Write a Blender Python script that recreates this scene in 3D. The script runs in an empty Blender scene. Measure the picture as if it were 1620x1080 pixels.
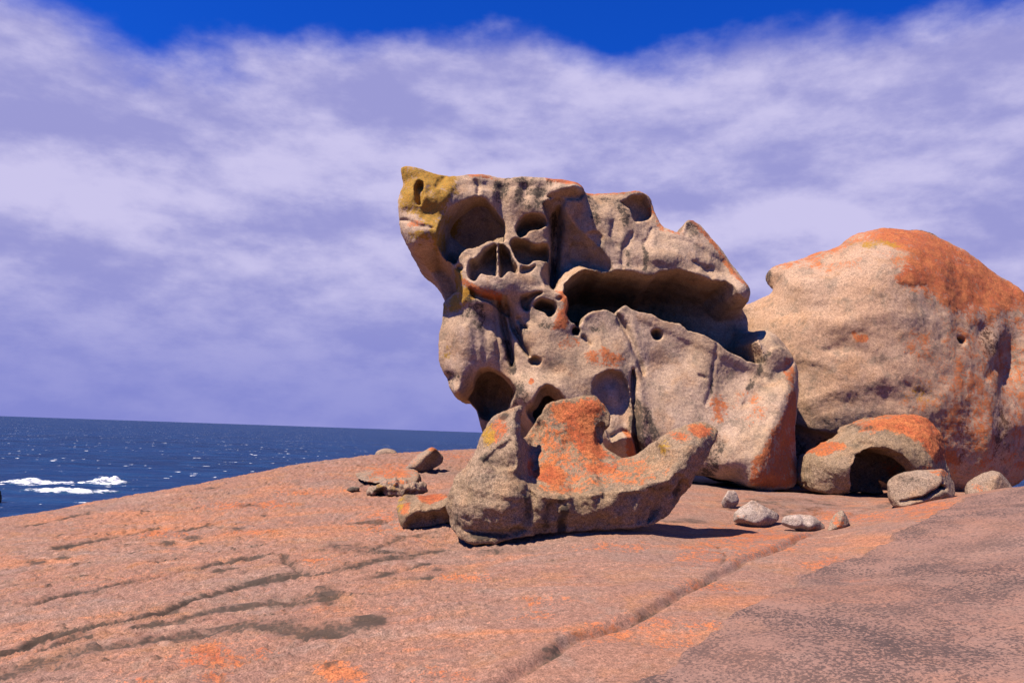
import bpy, math, random
import numpy as np
from mathutils import Matrix, Vector

# ------------------------------------------------------------------ camera
F_PX = 1260.0                       # focal length for a 1620 px wide picture
CX, CY = 810.0, 540.0
PITCH = math.radians(6.55)
ROLL = math.atan(0.0342)
CAM_Z = 1.7
SEA_Z = -30.0
sc = bpy.context.scene
col = sc.collection
_F = np.array([0, math.cos(PITCH), math.sin(PITCH)])
_U0 = np.array([0, -math.sin(PITCH), math.cos(PITCH)])
_R0 = np.array([1.0, 0, 0])
_R = math.cos(ROLL) * _R0 + math.sin(ROLL) * _U0
_U = -math.sin(ROLL) * _R0 + math.cos(ROLL) * _U0
cam = bpy.data.cameras.new('camera')
cam_o = bpy.data.objects.new('camera', cam)
col.objects.link(cam_o)
cam.sensor_width = 36.0
cam.lens = F_PX / 1620.0 * 36.0
cam.clip_start = 0.05
cam.clip_end = 90000.0
m = Matrix.Identity(4)
for i in range(3):
    m[i][0] = _R[i]; m[i][1] = _U[i]; m[i][2] = -_F[i]
m[2][3] = CAM_Z
cam_o.matrix_world = m
sc.camera = cam_o

# ------------------------------------------------------------------ sun, sky, exposure
SUN_EL = math.radians(57.0)
SUN_DIR = np.array([-0.80, -0.60]); SUN_DIR /= np.linalg.norm(SUN_DIR)   # towards the sun, on the ground plane
sun = bpy.data.lights.new('sun', 'SUN')
sun.energy = 5.0
sun.angle = math.radians(0.5)
sun.color = (1.0, 0.885, 0.73)
sun_o = bpy.data.objects.new('sun', sun)
col.objects.link(sun_o)
sv = Vector((SUN_DIR[0] * math.cos(SUN_EL), SUN_DIR[1] * math.cos(SUN_EL), math.sin(SUN_EL)))
sun_o.rotation_euler = sv.to_track_quat('Z', 'Y').to_euler()
sun_o.location = (-20, -15, 30)

world = bpy.data.worlds.new('World')
sc.world = world
world.use_nodes = True


class NT:
    """small helper around a node tree"""
    def __init__(s, nt):
        s.nt = nt; s.n = nt.nodes; s.l = nt.links

    def put(s, sock, v):
        if isinstance(v, bpy.types.NodeSocket):
            s.l.new(v, sock)
        elif v is not None:
            if sock.type == 'RGBA' and len(v) == 3:
                v = (*v, 1.0)
            sock.default_value = v

    def new(s, t, **kw):
        n = s.n.new(t)
        for k, v in kw.items():
            setattr(n, k, v)
        return n

    def math(s, op, a, b=None, c=None, clamp=False):
        n = s.new('ShaderNodeMath', operation=op, use_clamp=clamp)
        for i, v in enumerate((a, b, c)):
            s.put(n.inputs[i], v) if v is not None else None
        return n.outputs[0]

    def sstep(s, v, lo, hi):
        n = s.new('ShaderNodeMapRange', interpolation_type='SMOOTHSTEP')
        s.put(n.inputs[0], v); s.put(n.inputs[1], lo); s.put(n.inputs[2], hi)
        return n.outputs[0]

    def lin(s, v, lo, hi, a=0.0, b=1.0):
        n = s.new('ShaderNodeMapRange')
        s.put(n.inputs[0], v); s.put(n.inputs[1], lo); s.put(n.inputs[2], hi)
        s.put(n.inputs[3], a); s.put(n.inputs[4], b)
        return n.outputs[0]

    def mix(s, f, a, b, blend='MIX'):
        n = s.new('ShaderNodeMix', data_type='RGBA', blend_type=blend)
        s.put(n.inputs[0], f); s.put(n.inputs[6], a); s.put(n.inputs[7], b)
        return n.outputs[2]

    def noise(s, vec, scale, detail=4.0, rough=0.55, dist=0.0):
        n = s.new('ShaderNodeTexNoise')
        s.put(n.inputs['Vector'], vec)
        n.inputs['Scale'].default_value = scale
        n.inputs['Detail'].default_value = detail
        n.inputs['Roughness'].default_value = rough
        n.inputs['Distortion'].default_value = dist
        return n.outputs[0]

    def mapping(s, vec, scale=(1, 1, 1), rot=(0, 0, 0), loc=(0, 0, 0)):
        n = s.new('ShaderNodeMapping')
        s.put(n.inputs[0], vec)
        n.inputs[1].default_value = loc; n.inputs[2].default_value = rot; n.inputs[3].default_value = scale
        return n.outputs[0]

    def attr(s, name):
        return s.new('ShaderNodeAttribute', attribute_name=name).outputs['Fac']


def build_world():
    w = NT(world.node_tree)
    w.n.clear()
    out = w.new('ShaderNodeOutputWorld')
    bg = w.new('ShaderNodeBackground')
    sky = w.new('ShaderNodeTexSky', sky_type='NISHITA')
    sky.sun_disc = False
    sky.sun_elevation = SUN_EL
    sky.sun_rotation = math.atan2(SUN_DIR[0], SUN_DIR[1])
    sky.altitude = 30
    sky.air_density = 1.0
    sky.dust_density = 0.3
    sky.ozone_density = 3.0
    blue = w.mix(1.0, sky.outputs[0], (0.05, 0.42, 1.6, 1), 'MULTIPLY')
    g = w.new('ShaderNodeTexCoord').outputs['Generated']
    sep = w.new('ShaderNodeSeparateXYZ'); w.put(sep.inputs[0], g)
    z = sep.outputs[2]
    n1 = w.noise(w.mapping(g, (1, 1, 1.7), (0, 0, 0.3), (3.1, 7.7, 0.0)), 2.6, 9.0, 0.52, 0.0)
    n2 = w.noise(w.mapping(g, (1, 1, 1.9), (0, 0, 0.2), (11.3, 2.7, 4.0)), 5.5, 10.0, 0.60, 0.0)
    # a bank of cloud over the sea, broken above about 26 degrees and on the landward side, where the sun stands clear
    cov = w.math('ADD', w.math('MULTIPLY', n1, 0.9), w.math('MULTIPLY', n2, 0.3))
    seaward = w.sstep(sep.outputs[1], -0.2, 0.5)
    zt = w.math('SUBTRACT', z, w.math('MULTIPLY', sep.outputs[0], 0.06))
    bank = w.math('MULTIPLY', w.lin(zt, 0.36, 0.50, 0.44, 0.0), seaward)
    mask = w.sstep(w.math('ADD', w.math('ADD', cov, bank), -0.26), 0.40, 0.62)
    # cloud brightness
    n3 = w.noise(w.mapping(g, (1, 1, 2.4), (0, 0, 0.1), (1.3, 9.1, 2.0)), 3.6, 10.0, 0.56, 0.0)
    n4 = w.noise(w.mapping(g, (1, 1, 2.4), (0, 0, 0.1), (1.3, 9.1, 2.09)), 3.6, 10.0, 0.56, 0.0)
    n5 = w.noise(w.mapping(g, (1, 1, 1.9), (0, 0, 0.2), (11.3, 2.7, 4.035)), 5.5, 10.0, 0.60, 0.0)
    lump = w.math('ADD', w.math('MULTIPLY', w.math('SUBTRACT', n3, n4), 1.3), w.math('MULTIPLY', w.math('SUBTRACT', n2, n5), 0.8))
    lit = w.math('ADD', w.math('ADD', w.math('MULTIPLY', n3, 0.6), w.math('MULTIPLY', n2, 0.4)), lump)
    lit = w.sstep(lit, 0.22, 0.78)
    c = w.mix(lit, (3.2, 3.2, 6.5, 1), (5.9, 5.55, 8.3, 1))
    low = w.sstep(z, 0.22, 0.02)
    c = w.mix(w.math('MULTIPLY', low, 0.75), c, (2.0, 2.25, 6.2, 1))
    final = w.mix(mask, blue, c)
    w.put(bg.inputs[0], final)
    bg.inputs[1].default_value = 0.05
    w.l.new(bg.outputs[0], out.inputs[0])


build_world()
sc.view_settings.view_transform = 'Standard'
sc.view_settings.look = 'None'
sc.view_settings.exposure = 1.02
sc.view_settings.gamma = 1.0
sc.view_settings.use_curve_mapping = False
sc.cycles.use_denoising = True
sc.cycles.max_bounces = 6
sc.cycles.diffuse_bounces = 1

# ------------------------------------------------------------------ geometry helpers


def ray(px, py):
    return _F + (px - CX) / F_PX * _R - (py - CY) / F_PX * _U


def at(px, py, depth):
    """world point seen at a photo pixel, at the given distance in front of the camera (along y)"""
    d = ray(px, py)
    p = d * (depth / d[1])
    return np.array([p[0], p[1], p[2] + CAM_Z])


_perm = np.random.RandomState(7).permutation(256)
_perm = np.concatenate([_perm, _perm])
_g3 = np.random.RandomState(3).normal(size=(256, 3))
_g3 /= np.linalg.norm(_g3, axis=1)[:, None]


def perlin(P):
    """gradient noise on an (n,3) array, about -1..1"""
    Pi = np.floor(P).astype(np.int64)
    f = (P - Pi).astype(np.float32)
    Pi &= 255
    u = f * f * f * (f * (f * 6 - 15) + 10)
    r = np.zeros(len(P), np.float32)
    for dx in (0, 1):
        wx = u[:, 0] if dx else 1 - u[:, 0]
        for dy in (0, 1):
            wy = u[:, 1] if dy else 1 - u[:, 1]
            for dz in (0, 1):
                wz = u[:, 2] if dz else 1 - u[:, 2]
                h = _perm[_perm[_perm[(Pi[:, 0] + dx) & 255] + ((Pi[:, 1] + dy) & 255)] + ((Pi[:, 2] + dz) & 255)]
                gg = _g3[h]
                r += wx * wy * wz * (gg[:, 0] * (f[:, 0] - dx) + gg[:, 1] * (f[:, 1] - dy) + gg[:, 2] * (f[:, 2] - dz))
    return r * 1.5


def fbm(P, octs=4, gain=0.5, lac=2.03):
    s = 0; a = 1.0
    for i in range(octs):
        s = s + a * perlin(P + 17.3 * i)
        P = P * lac; a *= gain
    return s


def noise2(X, Y, scale, octs=3, seed=0.0, gain=0.5):
    P = np.stack([X.ravel() * scale + seed, Y.ravel() * scale + seed * 0.7, np.full(X.size, seed * 1.3 + 0.5)], 1)
    return fbm(P, octs, gain).reshape(X.shape)


def smoothstep(a, b, x):
    t = np.clip((x - a) / (b - a), 0, 1)
    return t * t * (3 - 2 * t)


def tps_fit(XY, V, lam=0.0):
    n = len(XY)
    d = np.linalg.norm(XY[:, None] - XY[None], axis=2)
    K = np.where(d > 0, d * d * np.log(d + 1e-12), 0) + lam * np.eye(n)
    Pm = np.hstack([np.ones((n, 1)), XY])
    A = np.zeros((n + 3, n + 3))
    A[:n, :n] = K; A[:n, n:] = Pm; A[n:, :n] = Pm.T
    sol = np.linalg.solve(A, np.concatenate([V, np.zeros(3)]))
    return XY, sol


def tps_eval(fit, X, Y):
    XY, sol = fit
    sh = X.shape
    x = X.ravel(); y = Y.ravel()
    r = sol[-3] + sol[-2] * x + sol[-1] * y
    for (a, b), wgt in zip(XY, sol[:-3]):
        d2 = (x - a) ** 2 + (y - b) ** 2
        r = r + wgt * 0.5 * d2 * np.log(d2 + 1e-12)
    return r.reshape(sh)


def poly_sdf(X, Z, P):
    """signed distance to polygon P (n,2): negative inside"""
    d = np.full(X.shape, 1e18)
    inside = np.zeros(X.shape, bool)
    n = len(P)
    for i in range(n):
        ax, az = P[i]; bx, bz = P[(i + 1) % n]
        ex, ez = bx - ax, bz - az
        t = np.clip(((X - ax) * ex + (Z - az) * ez) / (ex * ex + ez * ez + 1e-15), 0, 1)
        d = np.minimum(d, (X - ax - t * ex) ** 2 + (Z - az - t * ez) ** 2)
        c = (az > Z) != (bz > Z)
        if abs(ez) > 1e-12:
            inside ^= c & (X < (Z - az) / ez * ex + ax)
    d = np.sqrt(d)
    return np.where(inside, -d, d)


def line_dist(X, Z, P):
    """distance to polyline and the running parameter 0..1 along it"""
    d = np.full(X.shape, 1e18); par = np.zeros(X.shape)
    L = np.concatenate([[0], np.cumsum(np.linalg.norm(np.diff(P, axis=0), axis=1))])
    for i in range(len(P) - 1):
        ax, az = P[i]; bx, bz = P[i + 1]
        ex, ez = bx - ax, bz - az
        t = np.clip(((X - ax) * ex + (Z - az) * ez) / (ex * ex + ez * ez + 1e-15), 0, 1)
        dd = (X - ax - t * ex) ** 2 + (Z - az - t * ez) ** 2
        k = dd < d
        d = np.where(k, dd, d)
        par = np.where(k, (L[i] + t * (L[i + 1] - L[i])) / L[-1], par)
    return np.sqrt(d), par


def smooth_poly(P, it=1):
    """Chaikin corner cutting on a closed polygon"""
    P = np.asarray(P, float)
    for _ in range(it):
        Q = np.roll(P, -1, 0)
        P = np.stack([0.8 * P + 0.2 * Q, 0.2 * P + 0.8 * Q], 1).reshape(-1, P.shape[1])
    return P


def blur3(f):
    for ax in range(3):
        g = f.copy()
        s0 = [slice(None)] * 3; s1 = [slice(None)] * 3; sm = [slice(None)] * 3
        s0[ax] = slice(0, -2); s1[ax] = slice(2, None); sm[ax] = slice(1, -1)
        g[tuple(sm)] = 0.6 * f[tuple(sm)] + 0.2 * (f[tuple(s0)] + f[tuple(s1)])
        f = g
    return f


def surface_nets(f, o, h):
    s = f < 0
    nx, ny, nz = f.shape
    cnt = np.zeros((nx - 1, ny - 1, nz - 1), np.int8)
    for i in (0, 1):
        for j in (0, 1):
            for k in (0, 1):
                cnt += s[i:nx - 1 + i, j:ny - 1 + j, k:nz - 1 + k]
    act = (cnt > 0) & (cnt < 8)
    I, J, K = np.nonzero(act)
    idx = np.full(act.shape, -1, np.int64)
    idx[I, J, K] = np.arange(len(I))
    acc = np.zeros((len(I), 3)); num = np.zeros(len(I))
    cor = [(i, j, k) for i in (0, 1) for j in (0, 1) for k in (0, 1)]
    for a in cor:
        for ax in range(3):
            if a[ax]:
                continue
            b = list(a); b[ax] = 1
            fa = f[I + a[0], J + a[1], K + a[2]]; fb = f[I + b[0], J + b[1], K + b[2]]
            c = (fa < 0) != (fb < 0)
            t = np.where(c, fa / np.where(c, fa - fb, 1), 0)
            p = np.tile(np.array(a, float), (len(I), 1)); p[:, ax] += t
            acc[c] += p[c]; num[c] += 1
    V = (np.stack([I, J, K], 1) + acc / num[:, None]) * h + o
    quads = []
    for ax in range(3):
        u, v = [(1, 2), (2, 0), (0, 1)][ax]
        sa = [slice(None)] * 3; sb = [slice(None)] * 3
        sa[ax] = slice(0, -1); sb[ax] = slice(1, None)
        A = s[tuple(sa)]; B = s[tuple(sb)]
        for flip, M in ((False, A & ~B), (True, ~A & B)):
            C = np.stack(np.nonzero(M), 1)
            ok = (C[:, u] > 0) & (C[:, v] > 0) & (C[:, u] < f.shape[u] - 1) & (C[:, v] < f.shape[v] - 1)
            C = C[ok]
            eu = np.zeros(3, int); eu[u] = 1
            ev = np.zeros(3, int); ev[v] = 1
            q = [idx[tuple((C - eu - ev).T)], idx[tuple((C - ev).T)], idx[tuple(C.T)], idx[tuple((C - eu).T)]]
            if flip:
                q = q[::-1]
            quads.append(np.stack(q, 1))
    Q = np.concatenate(quads)
    return V, Q


def mesh_object(name, V, Q, mat, attrs=None, origin=None, smooth=True):
    me = bpy.data.meshes.new(name)
    origin = np.zeros(3) if origin is None else np.asarray(origin, float)
    V = np.ascontiguousarray(V - origin, np.float32)
    n = Q.shape[1]
    me.vertices.add(len(V)); me.vertices.foreach_set('co', V.ravel())
    me.loops.add(Q.size); me.loops.foreach_set('vertex_index', np.ascontiguousarray(Q, np.int32).ravel())
    me.polygons.add(len(Q)); me.polygons.foreach_set('loop_start', np.arange(0, Q.size, n, dtype=np.int32))
    me.polygons.foreach_set('use_smooth', np.full(len(Q), smooth))
    me.update(calc_edges=True)
    for k, a in (attrs or {}).items():
        at_ = me.attributes.new(k, 'FLOAT', 'POINT')
        at_.data.foreach_set('value', np.ascontiguousarray(a, np.float32))
    me.materials.append(mat)
    o = bpy.data.objects.new(name, me)
    o.location = origin
    col.objects.link(o)
    return o


def tag(o, label=None, cat=None, group=None, kind=None):
    if label: o['label'] = label
    if cat: o['category'] = cat
    if group: o['group'] = group
    if kind: o['kind'] = kind
    return o


def vert_normals(V, Q):
    nrm = np.zeros_like(V)
    a, b, c, d = (V[Q[:, i]] for i in range(4))
    fn = np.cross(c - a, d - b)
    for i in range(4):
        np.add.at(nrm, Q[:, i], fn)
    return nrm / (np.linalg.norm(nrm, axis=1)[:, None] + 1e-12)


# ------------------------------------------------------------------ materials


ALB = 0.605


def rock_material(name, base_a, base_b, weather=(0.13, 0.10, 0.08), weather_amt=0.35, grain=1.0,
                  bump=1.0, seed=0.0, ground=False):
    base_a, base_b, weather = (tuple(v * ALB for v in q) for q in (base_a, base_b, weather))
    mat = bpy.data.materials.new(name)
    mat.use_nodes = True
    t = NT(mat.node_tree)
    t.n.clear()
    out = t.new('ShaderNodeOutputMaterial')
    bs = t.new('ShaderNodeBsdfPrincipled')
    t.l.new(bs.outputs[0], out.inputs[0])
    pos = t.new('ShaderNodeTexCoord').outputs['Object']
    pos = t.mapping(pos, loc=(seed, seed * 0.37, seed * 1.7))
    big = t.noise(pos, 0.9, 5, 0.6)
    mid = t.noise(pos, 4.5, 5, 0.62, 0.4)
    fine = t.noise(pos, 26, 3, 0.65)
    spk = t.noise(pos, 95 if ground else 80, 2, 0.7)
    c = t.mix(t.sstep(big, 0.36, 0.64), base_a, base_b)
    v1 = t.noise(t.mapping(pos, loc=(7, 2, 5)), 2.1, 6, 0.62, 0.3)
    v2 = t.noise(t.mapping(pos, loc=(1, 9, 3)), 3.4, 6, 0.66, 0.3)
    warm = (0.40, 0.185, 0.09) if ground else (0.46, 0.255, 0.135)
    grey = (0.31, 0.20, 0.155) if ground else (0.22, 0.165, 0.12)
    c = t.mix(t.math('MULTIPLY', t.sstep(v1, 0.50, 0.66), 0.55), c, tuple(q * ALB for q in warm))
    c = t.mix(t.math('MULTIPLY', t.sstep(v2, 0.50, 0.66), 0.60), c, tuple(q * ALB for q in grey))
    wm = t.math('ADD', t.math('MULTIPLY', mid, 0.6), t.math('MULTIPLY', fine, 0.4))
    c = t.mix(t.math('MULTIPLY', t.sstep(wm, 0.50, 0.68), weather_amt), c, weather)

    def masked(c, attr, colr, amp=1.25, lo=0.30, hi=0.66, amt=1.0):
        a = t.attr(attr)
        n = t.math('ADD', t.math('MULTIPLY', t.math('SUBTRACT', mid, 0.5), 1.5), t.math('MULTIPLY', t.math('SUBTRACT', fine, 0.5), 1.3))
        n = t.math('ADD', n, t.math('MULTIPLY', t.math('SUBTRACT', spk, 0.5), 0.7))
        f = t.sstep(t.math('ADD', a, t.math('MULTIPLY', n, amp)), lo, hi)
        f = t.math('MULTIPLY', f, t.sstep(a, 0.0, 0.2))
        return t.mix(t.math('MULTIPLY', f, amt), c, colr)

    if ground:
        st = t.mapping(pos, (0.35, 1.6, 1.0), (0, 0, math.radians(-20)))
        smid = t.noise(st, 3.0, 6, 0.62, 0.5)
        orange_fld = t.sstep(t.math('ADD', t.math('MULTIPLY', smid, 0.65), t.math('MULTIPLY', fine, 0.35)), 0.53, 0.68)
        c = t.mix(t.math('MULTIPLY', orange_fld, 0.55), c, (0.2782, 0.0937, 0.0393, 1))
        fld = t.noise(t.mapping(pos, (0.55, 1.0, 1.0), (0, 0, math.radians(-15)), (5, 5, 5)), 0.75, 4, 0.55, 0.4)
        c = t.mix(t.math('MULTIPLY', t.sstep(fld, 0.48, 0.66), 0.50), c, (0.165, 0.110, 0.092, 1))
        fld2 = t.noise(t.mapping(pos, (0.5, 1.1, 1.0), (0, 0, math.radians(-18)), (15, 2, 5)), 1.1, 6, 0.6, 0.5)
        c = t.mix(t.math('MULTIPLY', t.sstep(fld2, 0.52, 0.68), 0.55), c, (0.32, 0.120, 0.052, 1))
        pale = t.sstep(t.noise(t.mapping(st, loc=(9, 3, 2)), 2.1, 6, 0.65), 0.55, 0.72)
        c = t.mix(t.math('MULTIPLY', pale, 0.5), c, (0.2661, 0.1633, 0.1210, 1))
    ocol = t.mix(t.sstep(mid, 0.4, 0.62), (0.2601, 0.0575, 0.0181, 1), (0.3145, 0.0937, 0.0291, 1))
    c = masked(c, 'orange', ocol, amt=0.75 if ground else 0.95)
    ycol = t.mix(t.sstep(fine, 0.42, 0.58), (0.34, 0.165, 0.012, 1), (0.20, 0.115, 0.012, 1))
    c = masked(c, 'yellow', ycol, 1.5, 0.36, 0.60, 0.92)
    # grain of the granite
    g = t.lin(spk, 0.28, 0.72, 1.0 - 0.60 * grain, 1.0 + 0.60 * grain)
    g2 = t.lin(fine, 0.3, 0.7, 1.0 - 0.35 * grain, 1.0 + 0.35 * grain)
    gg = t.math('MULTIPLY', g, g2)
    cc = t.new('ShaderNodeCombineColor')
    for i in range(3):
        t.put(cc.inputs[i], gg)
    c = t.mix(1.0, c, cc.outputs[0], 'MULTIPLY')
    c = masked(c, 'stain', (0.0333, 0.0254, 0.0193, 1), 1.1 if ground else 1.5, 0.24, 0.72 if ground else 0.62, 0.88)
    if ground:
        # black crustose lichen in specks over the upper sheet
        sp = t.attr('speck')
        patch = t.noise(pos, 2.2, 4, 0.6)
        crust = t.noise(t.mapping(pos, loc=(4, 8, 1)), 42, 3, 0.75)
        c = t.mix(t.math('MULTIPLY', sp, 0.8), c, (0.185, 0.108, 0.088, 1))
        sv_ = t.math('ADD', crust, t.math('MULTIPLY', t.math('SUBTRACT', patch, 0.5), 0.50))
        f = t.math('MULTIPLY', t.sstep(sv_, 0.47, 0.55), t.math('MINIMUM', sp, 1.0))
        c = t.mix(t.math('MULTIPLY', f, 0.85), c, (0.0333, 0.0242, 0.0242, 1))
    t.put(bs.inputs['Base Color'], c)
    bs.inputs['Roughness'].default_value = 0.88
    bs.inputs['Specular IOR Level'].default_value = 0.25
    h = t.math('ADD', t.math('MULTIPLY', fine, 0.5), t.math('MULTIPLY', spk, 0.35))
    h = t.math('ADD', h, t.math('MULTIPLY', mid, 1.2))
    b = t.new('ShaderNodeBump')
    b.inputs['Strength'].default_value = 0.8
    b.inputs['Distance'].default_value = 0.028 * bump
    t.put(b.inputs['Height'], h)
    t.l.new(b.outputs[0], bs.inputs['Normal'])
    return mat


M_MAIN = rock_material('weathered_granite', (0.56, 0.385, 0.275), (0.51, 0.335, 0.21), (0.18, 0.125, 0.085), 0.50, 0.75, 0.7, 1.0)
M_FRONT = rock_material('hollow_granite', (0.37, 0.25, 0.165), (0.31, 0.20, 0.115), (0.15, 0.105, 0.055), 0.50, 1.1, 1.25, 5.0)
M_BIG = rock_material('tan_granite', (0.54, 0.355, 0.245), (0.52, 0.315, 0.20), (0.32, 0.19, 0.12), 0.30, 0.8, 0.7, 9.0)
M_STONE = rock_material('loose_granite', (0.37, 0.26, 0.19), (0.34, 0.22, 0.14), (0.17, 0.12, 0.08), 0.5, 1.0, 1.0, 13.0)
M_PALE = rock_material('pale_granite', (0.46, 0.36, 0.31), (0.42, 0.31, 0.25), (0.22, 0.16, 0.13), 0.4, 0.9, 0.8, 21.0)
M_DARK = rock_material('dark_wet_granite', (0.10, 0.06, 0.04), (0.07, 0.05, 0.035), (0.05, 0.035, 0.03), 0.5, 1.0, 1.0, 25.0)
M_GROUND = rock_material('sheet_granite', (0.335, 0.170, 0.117), (0.31, 0.163, 0.120), (0.19, 0.113, 0.086), 0.45, 1.0, 0.20, 2.0, ground=True)

# ------------------------------------------------------------------ ground: one granite dome over the sea

GP = [  # photo pixel and distance of points on the bare granite
    (0, 818, 12.0), (80, 806, 12.3), (150, 794, 12.8), (230, 779, 13.4), (300, 766, 14.0), (400, 748, 15.0), (500, 734, 16.2),
    (560, 726, 17.0), (620, 719, 17.6), (700, 713, 18.0), (760, 711, 18.2),
    (0, 1080, 5.1), (200, 1080, 4.95), (400, 1080, 4.85), (600, 1080, 4.75), (800, 1080, 4.7),
    (0, 960, 7.0), (200, 960, 6.7), (400, 950, 6.7), (600, 950, 6.4), (0, 890, 8.9), (250, 870, 9.0), (450, 850, 9.2), (600, 860, 8.6),
    (300, 810, 11.4), (450, 790, 11.8), (550, 770, 12.6),
    (740, 864, 8.5), (900, 850, 8.5), (1010, 845, 8.6), (650, 835, 9.35), (720, 826, 9.5), (1100, 846, 9.0),
    (680, 744, 14.3), (590, 763, 13.1), (630, 780, 12.3), (740, 760, 12.9),
    (700, 960, 6.15), (900, 960, 6.05), (1000, 930, 6.55), (900, 890, 7.4), (1100, 880, 7.75), (1000, 870, 8.0),
    (1195, 829, 10.2), (1157, 800, 10.9), (1263, 838, 9.9), (1315, 839, 9.75), (1190, 778, 12.3), (1300, 783, 12.3), (1400, 786, 12.2),
    (1130, 790, 11.4), (1350, 800, 11.2), (1100, 770, 12.3), (1330, 822, 10.1),
    (1410, 809, 10.1), (1470, 795, 10.4), (1525, 783, 10.7), (1620, 768, 11.0), (1580, 774, 10.9),
    (1440, 803, 10.8), (1560, 788, 11.6), (1470, 792, 12.2), (1600, 785, 12.5),
    (1300, 905, 7.35), (1400, 880, 7.6), (1500, 860, 7.7), (1620, 840, 7.7), (1400, 960, 5.9), (1620, 940, 5.9), (1200, 960, 5.95), (1100, 1010, 5.4),
    (1100, 1080, 4.65), (1300, 1080, 4.5), (1620, 1080, 4.35), (1000, 1040, 5.0), (1200, 1030, 5.0), (1500, 1020, 5.0),
    (1360, 835, 9.0), (1500, 805, 9.4), (1620, 795, 9.3),
]
gp = [at(*q) for q in GP]
gp += [np.array(q, float) for q in [  # camera stand, flanks, and the far side that falls to the sea
    (0, 0, 0.0), (-4, 0, -0.25), (4, 0, 0.25), (0, 2.5, 0.08), (-4, 2.5, -0.15), (4, 2.5, 0.35), (0, -5, -0.3), (7, 2, 0.55), (9, 6, 0.75), (-8, 2, -0.8),
    (-11, 8, -1.2), (-13, 14, -3.2), (-9.5, 16, -1.5), (-6, 19, -0.9), (-4, 24, -0.6), (0, 26, 0.0), (-15, 5, -3.0), (-18, 12, -6.0), (-12, 22, -4.0), (-8, 27, -3.2),
    (0, 14, 0.95), (0, 16, 1.05), (4, 14, 0.9), (4, 17, 0.95), (0, 20, 0.95), (5, 21, 0.5), (8, 15, 0.9), (9, 18, 0.5), (10, 14, 0.85), (12, 17, 0.0), (11, 10, 1.1),
    (6, 26, -1.0), (13, 12, 0.7), (15, 16, -0.8), (0, 34, -3.2), (10, 32, -4.5), (-10, 34, -6.5), (18, 8, 0.2), (19, 20, -4.0), (0, -12, -1.5), (10, -6, 0.2), (-10, -6, -2.0)]]
gp = np.array(gp)
G_FIT = tps_fit(gp[:, :2], gp[:, 2], 0.02)


def ground_base(X, Y):
    X = np.asarray(X, float); Y = np.asarray(Y, float)
    Xc = np.clip(X, -20, 20); Yc = np.clip(Y, -12, 34)
    z = tps_eval(G_FIT, Xc, Yc)
    out_d = np.hypot(X - Xc, Y - Yc)
    return z - 0.35 * out_d - 0.02 * out_d ** 2


def on_ground(px, py):
    d = ray(px, py); d = d / d[1]
    Y = np.arange(3.2, 22, 0.01)
    X = d[0] * Y; Z = d[2] * Y + CAM_Z
    h = Z - ground_base(X, Y)
    k = np.argmax(h < 0) if (h < 0).any() else np.argmin(h)
    return np.array([X[k], Y[k]])


def axis(pts):
    """non-uniform axis from (start, end, step) pieces"""
    out = []
    for a, b, s in pts:
        n = max(1, int(round((b - a) / s)))
        out += list(np.linspace(a, b, n, endpoint=False))
    out.append(pts[-1][1])
    return np.array(out)


gx = axis([(-60, -20, 2.5), (-20, -9, 0.25), (-9, -5.5, 0.05), (-5.5, 6.5, 0.024), (6.5, 9.5, 0.06), (9.5, 20, 0.3), (20, 60, 2.5)])
gy = axis([(-40, -10, 2.5), (-10, 2, 0.4), (2, 3.8, 0.06), (3.8, 7, 0.019), (7, 10, 0.026), (10, 14, 0.045), (14, 19, 0.07), (19, 34, 0.4), (34, 70, 2.5)])
GX, GY = np.meshgrid(gx, gy, indexing='ij')
GZ = ground_base(GX, GY)
WX = GX + 0.045 * noise2(GX, GY, 1.6, 4, 3.0, 0.4)
WY = GY + 0.045 * noise2(GX, GY, 1.6, 4, 9.0, 0.4)
stain = np.zeros(GX.shape); orange = np.zeros(GX.shape); speck = np.zeros(GX.shape)


def gline(pts):
    return np.array([on_ground(*p) for p in pts])


# step between the left sheet and the right-hand sheet
STEP = gline([(700, 1130), (740, 1110), (796, 1080), (851, 1049), (886, 1031), (906, 1012), (955, 996), (989, 991), (1024, 976), (1045, 959), (1079, 937), (1095, 928), (1133, 910),
              (1181, 887), (1226, 872), (1254, 860), (1281, 847), (1302, 836)])
d, par = line_dist(WX, WY, STEP)
big_poly = np.vstack([STEP, [[STEP[-1][0] + 0.6, STEP[-1][1] + 1.0], [14, 13], [14, -3], [STEP[0][0] - 0.5, -3]]])
side = poly_sdf(WX, WY, big_poly)          # <0 on the right-hand sheet
fade = smoothstep(1.0, 0.82, par) * smoothstep(-30, -3, GY)
GZ += 0.042 * fade * smoothstep(-0.005, 0.09, side) * np.exp(-np.maximum(side, 0) / 0.6)      # left sheet's lip stands proud
GZ -= 0.03 * fade * np.exp(-(d / 0.025) ** 2)                                                # open joint
edge_band = fade * smoothstep(0.11, 0.02, d) * (side > -0.02) * (0.7 + 0.9 * noise2(GX, GY, 1.5, 3, 41.0))
stain = np.maximum(stain, np.maximum(0.24 * edge_band, 0.55 * fade * np.exp(-(d / 0.018) ** 2)))
orange = np.maximum(orange, 0.45 * fade * smoothstep(0.9, 0.2, d) * (side > 0) * smoothstep(0.45, 0.7, par))

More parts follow.
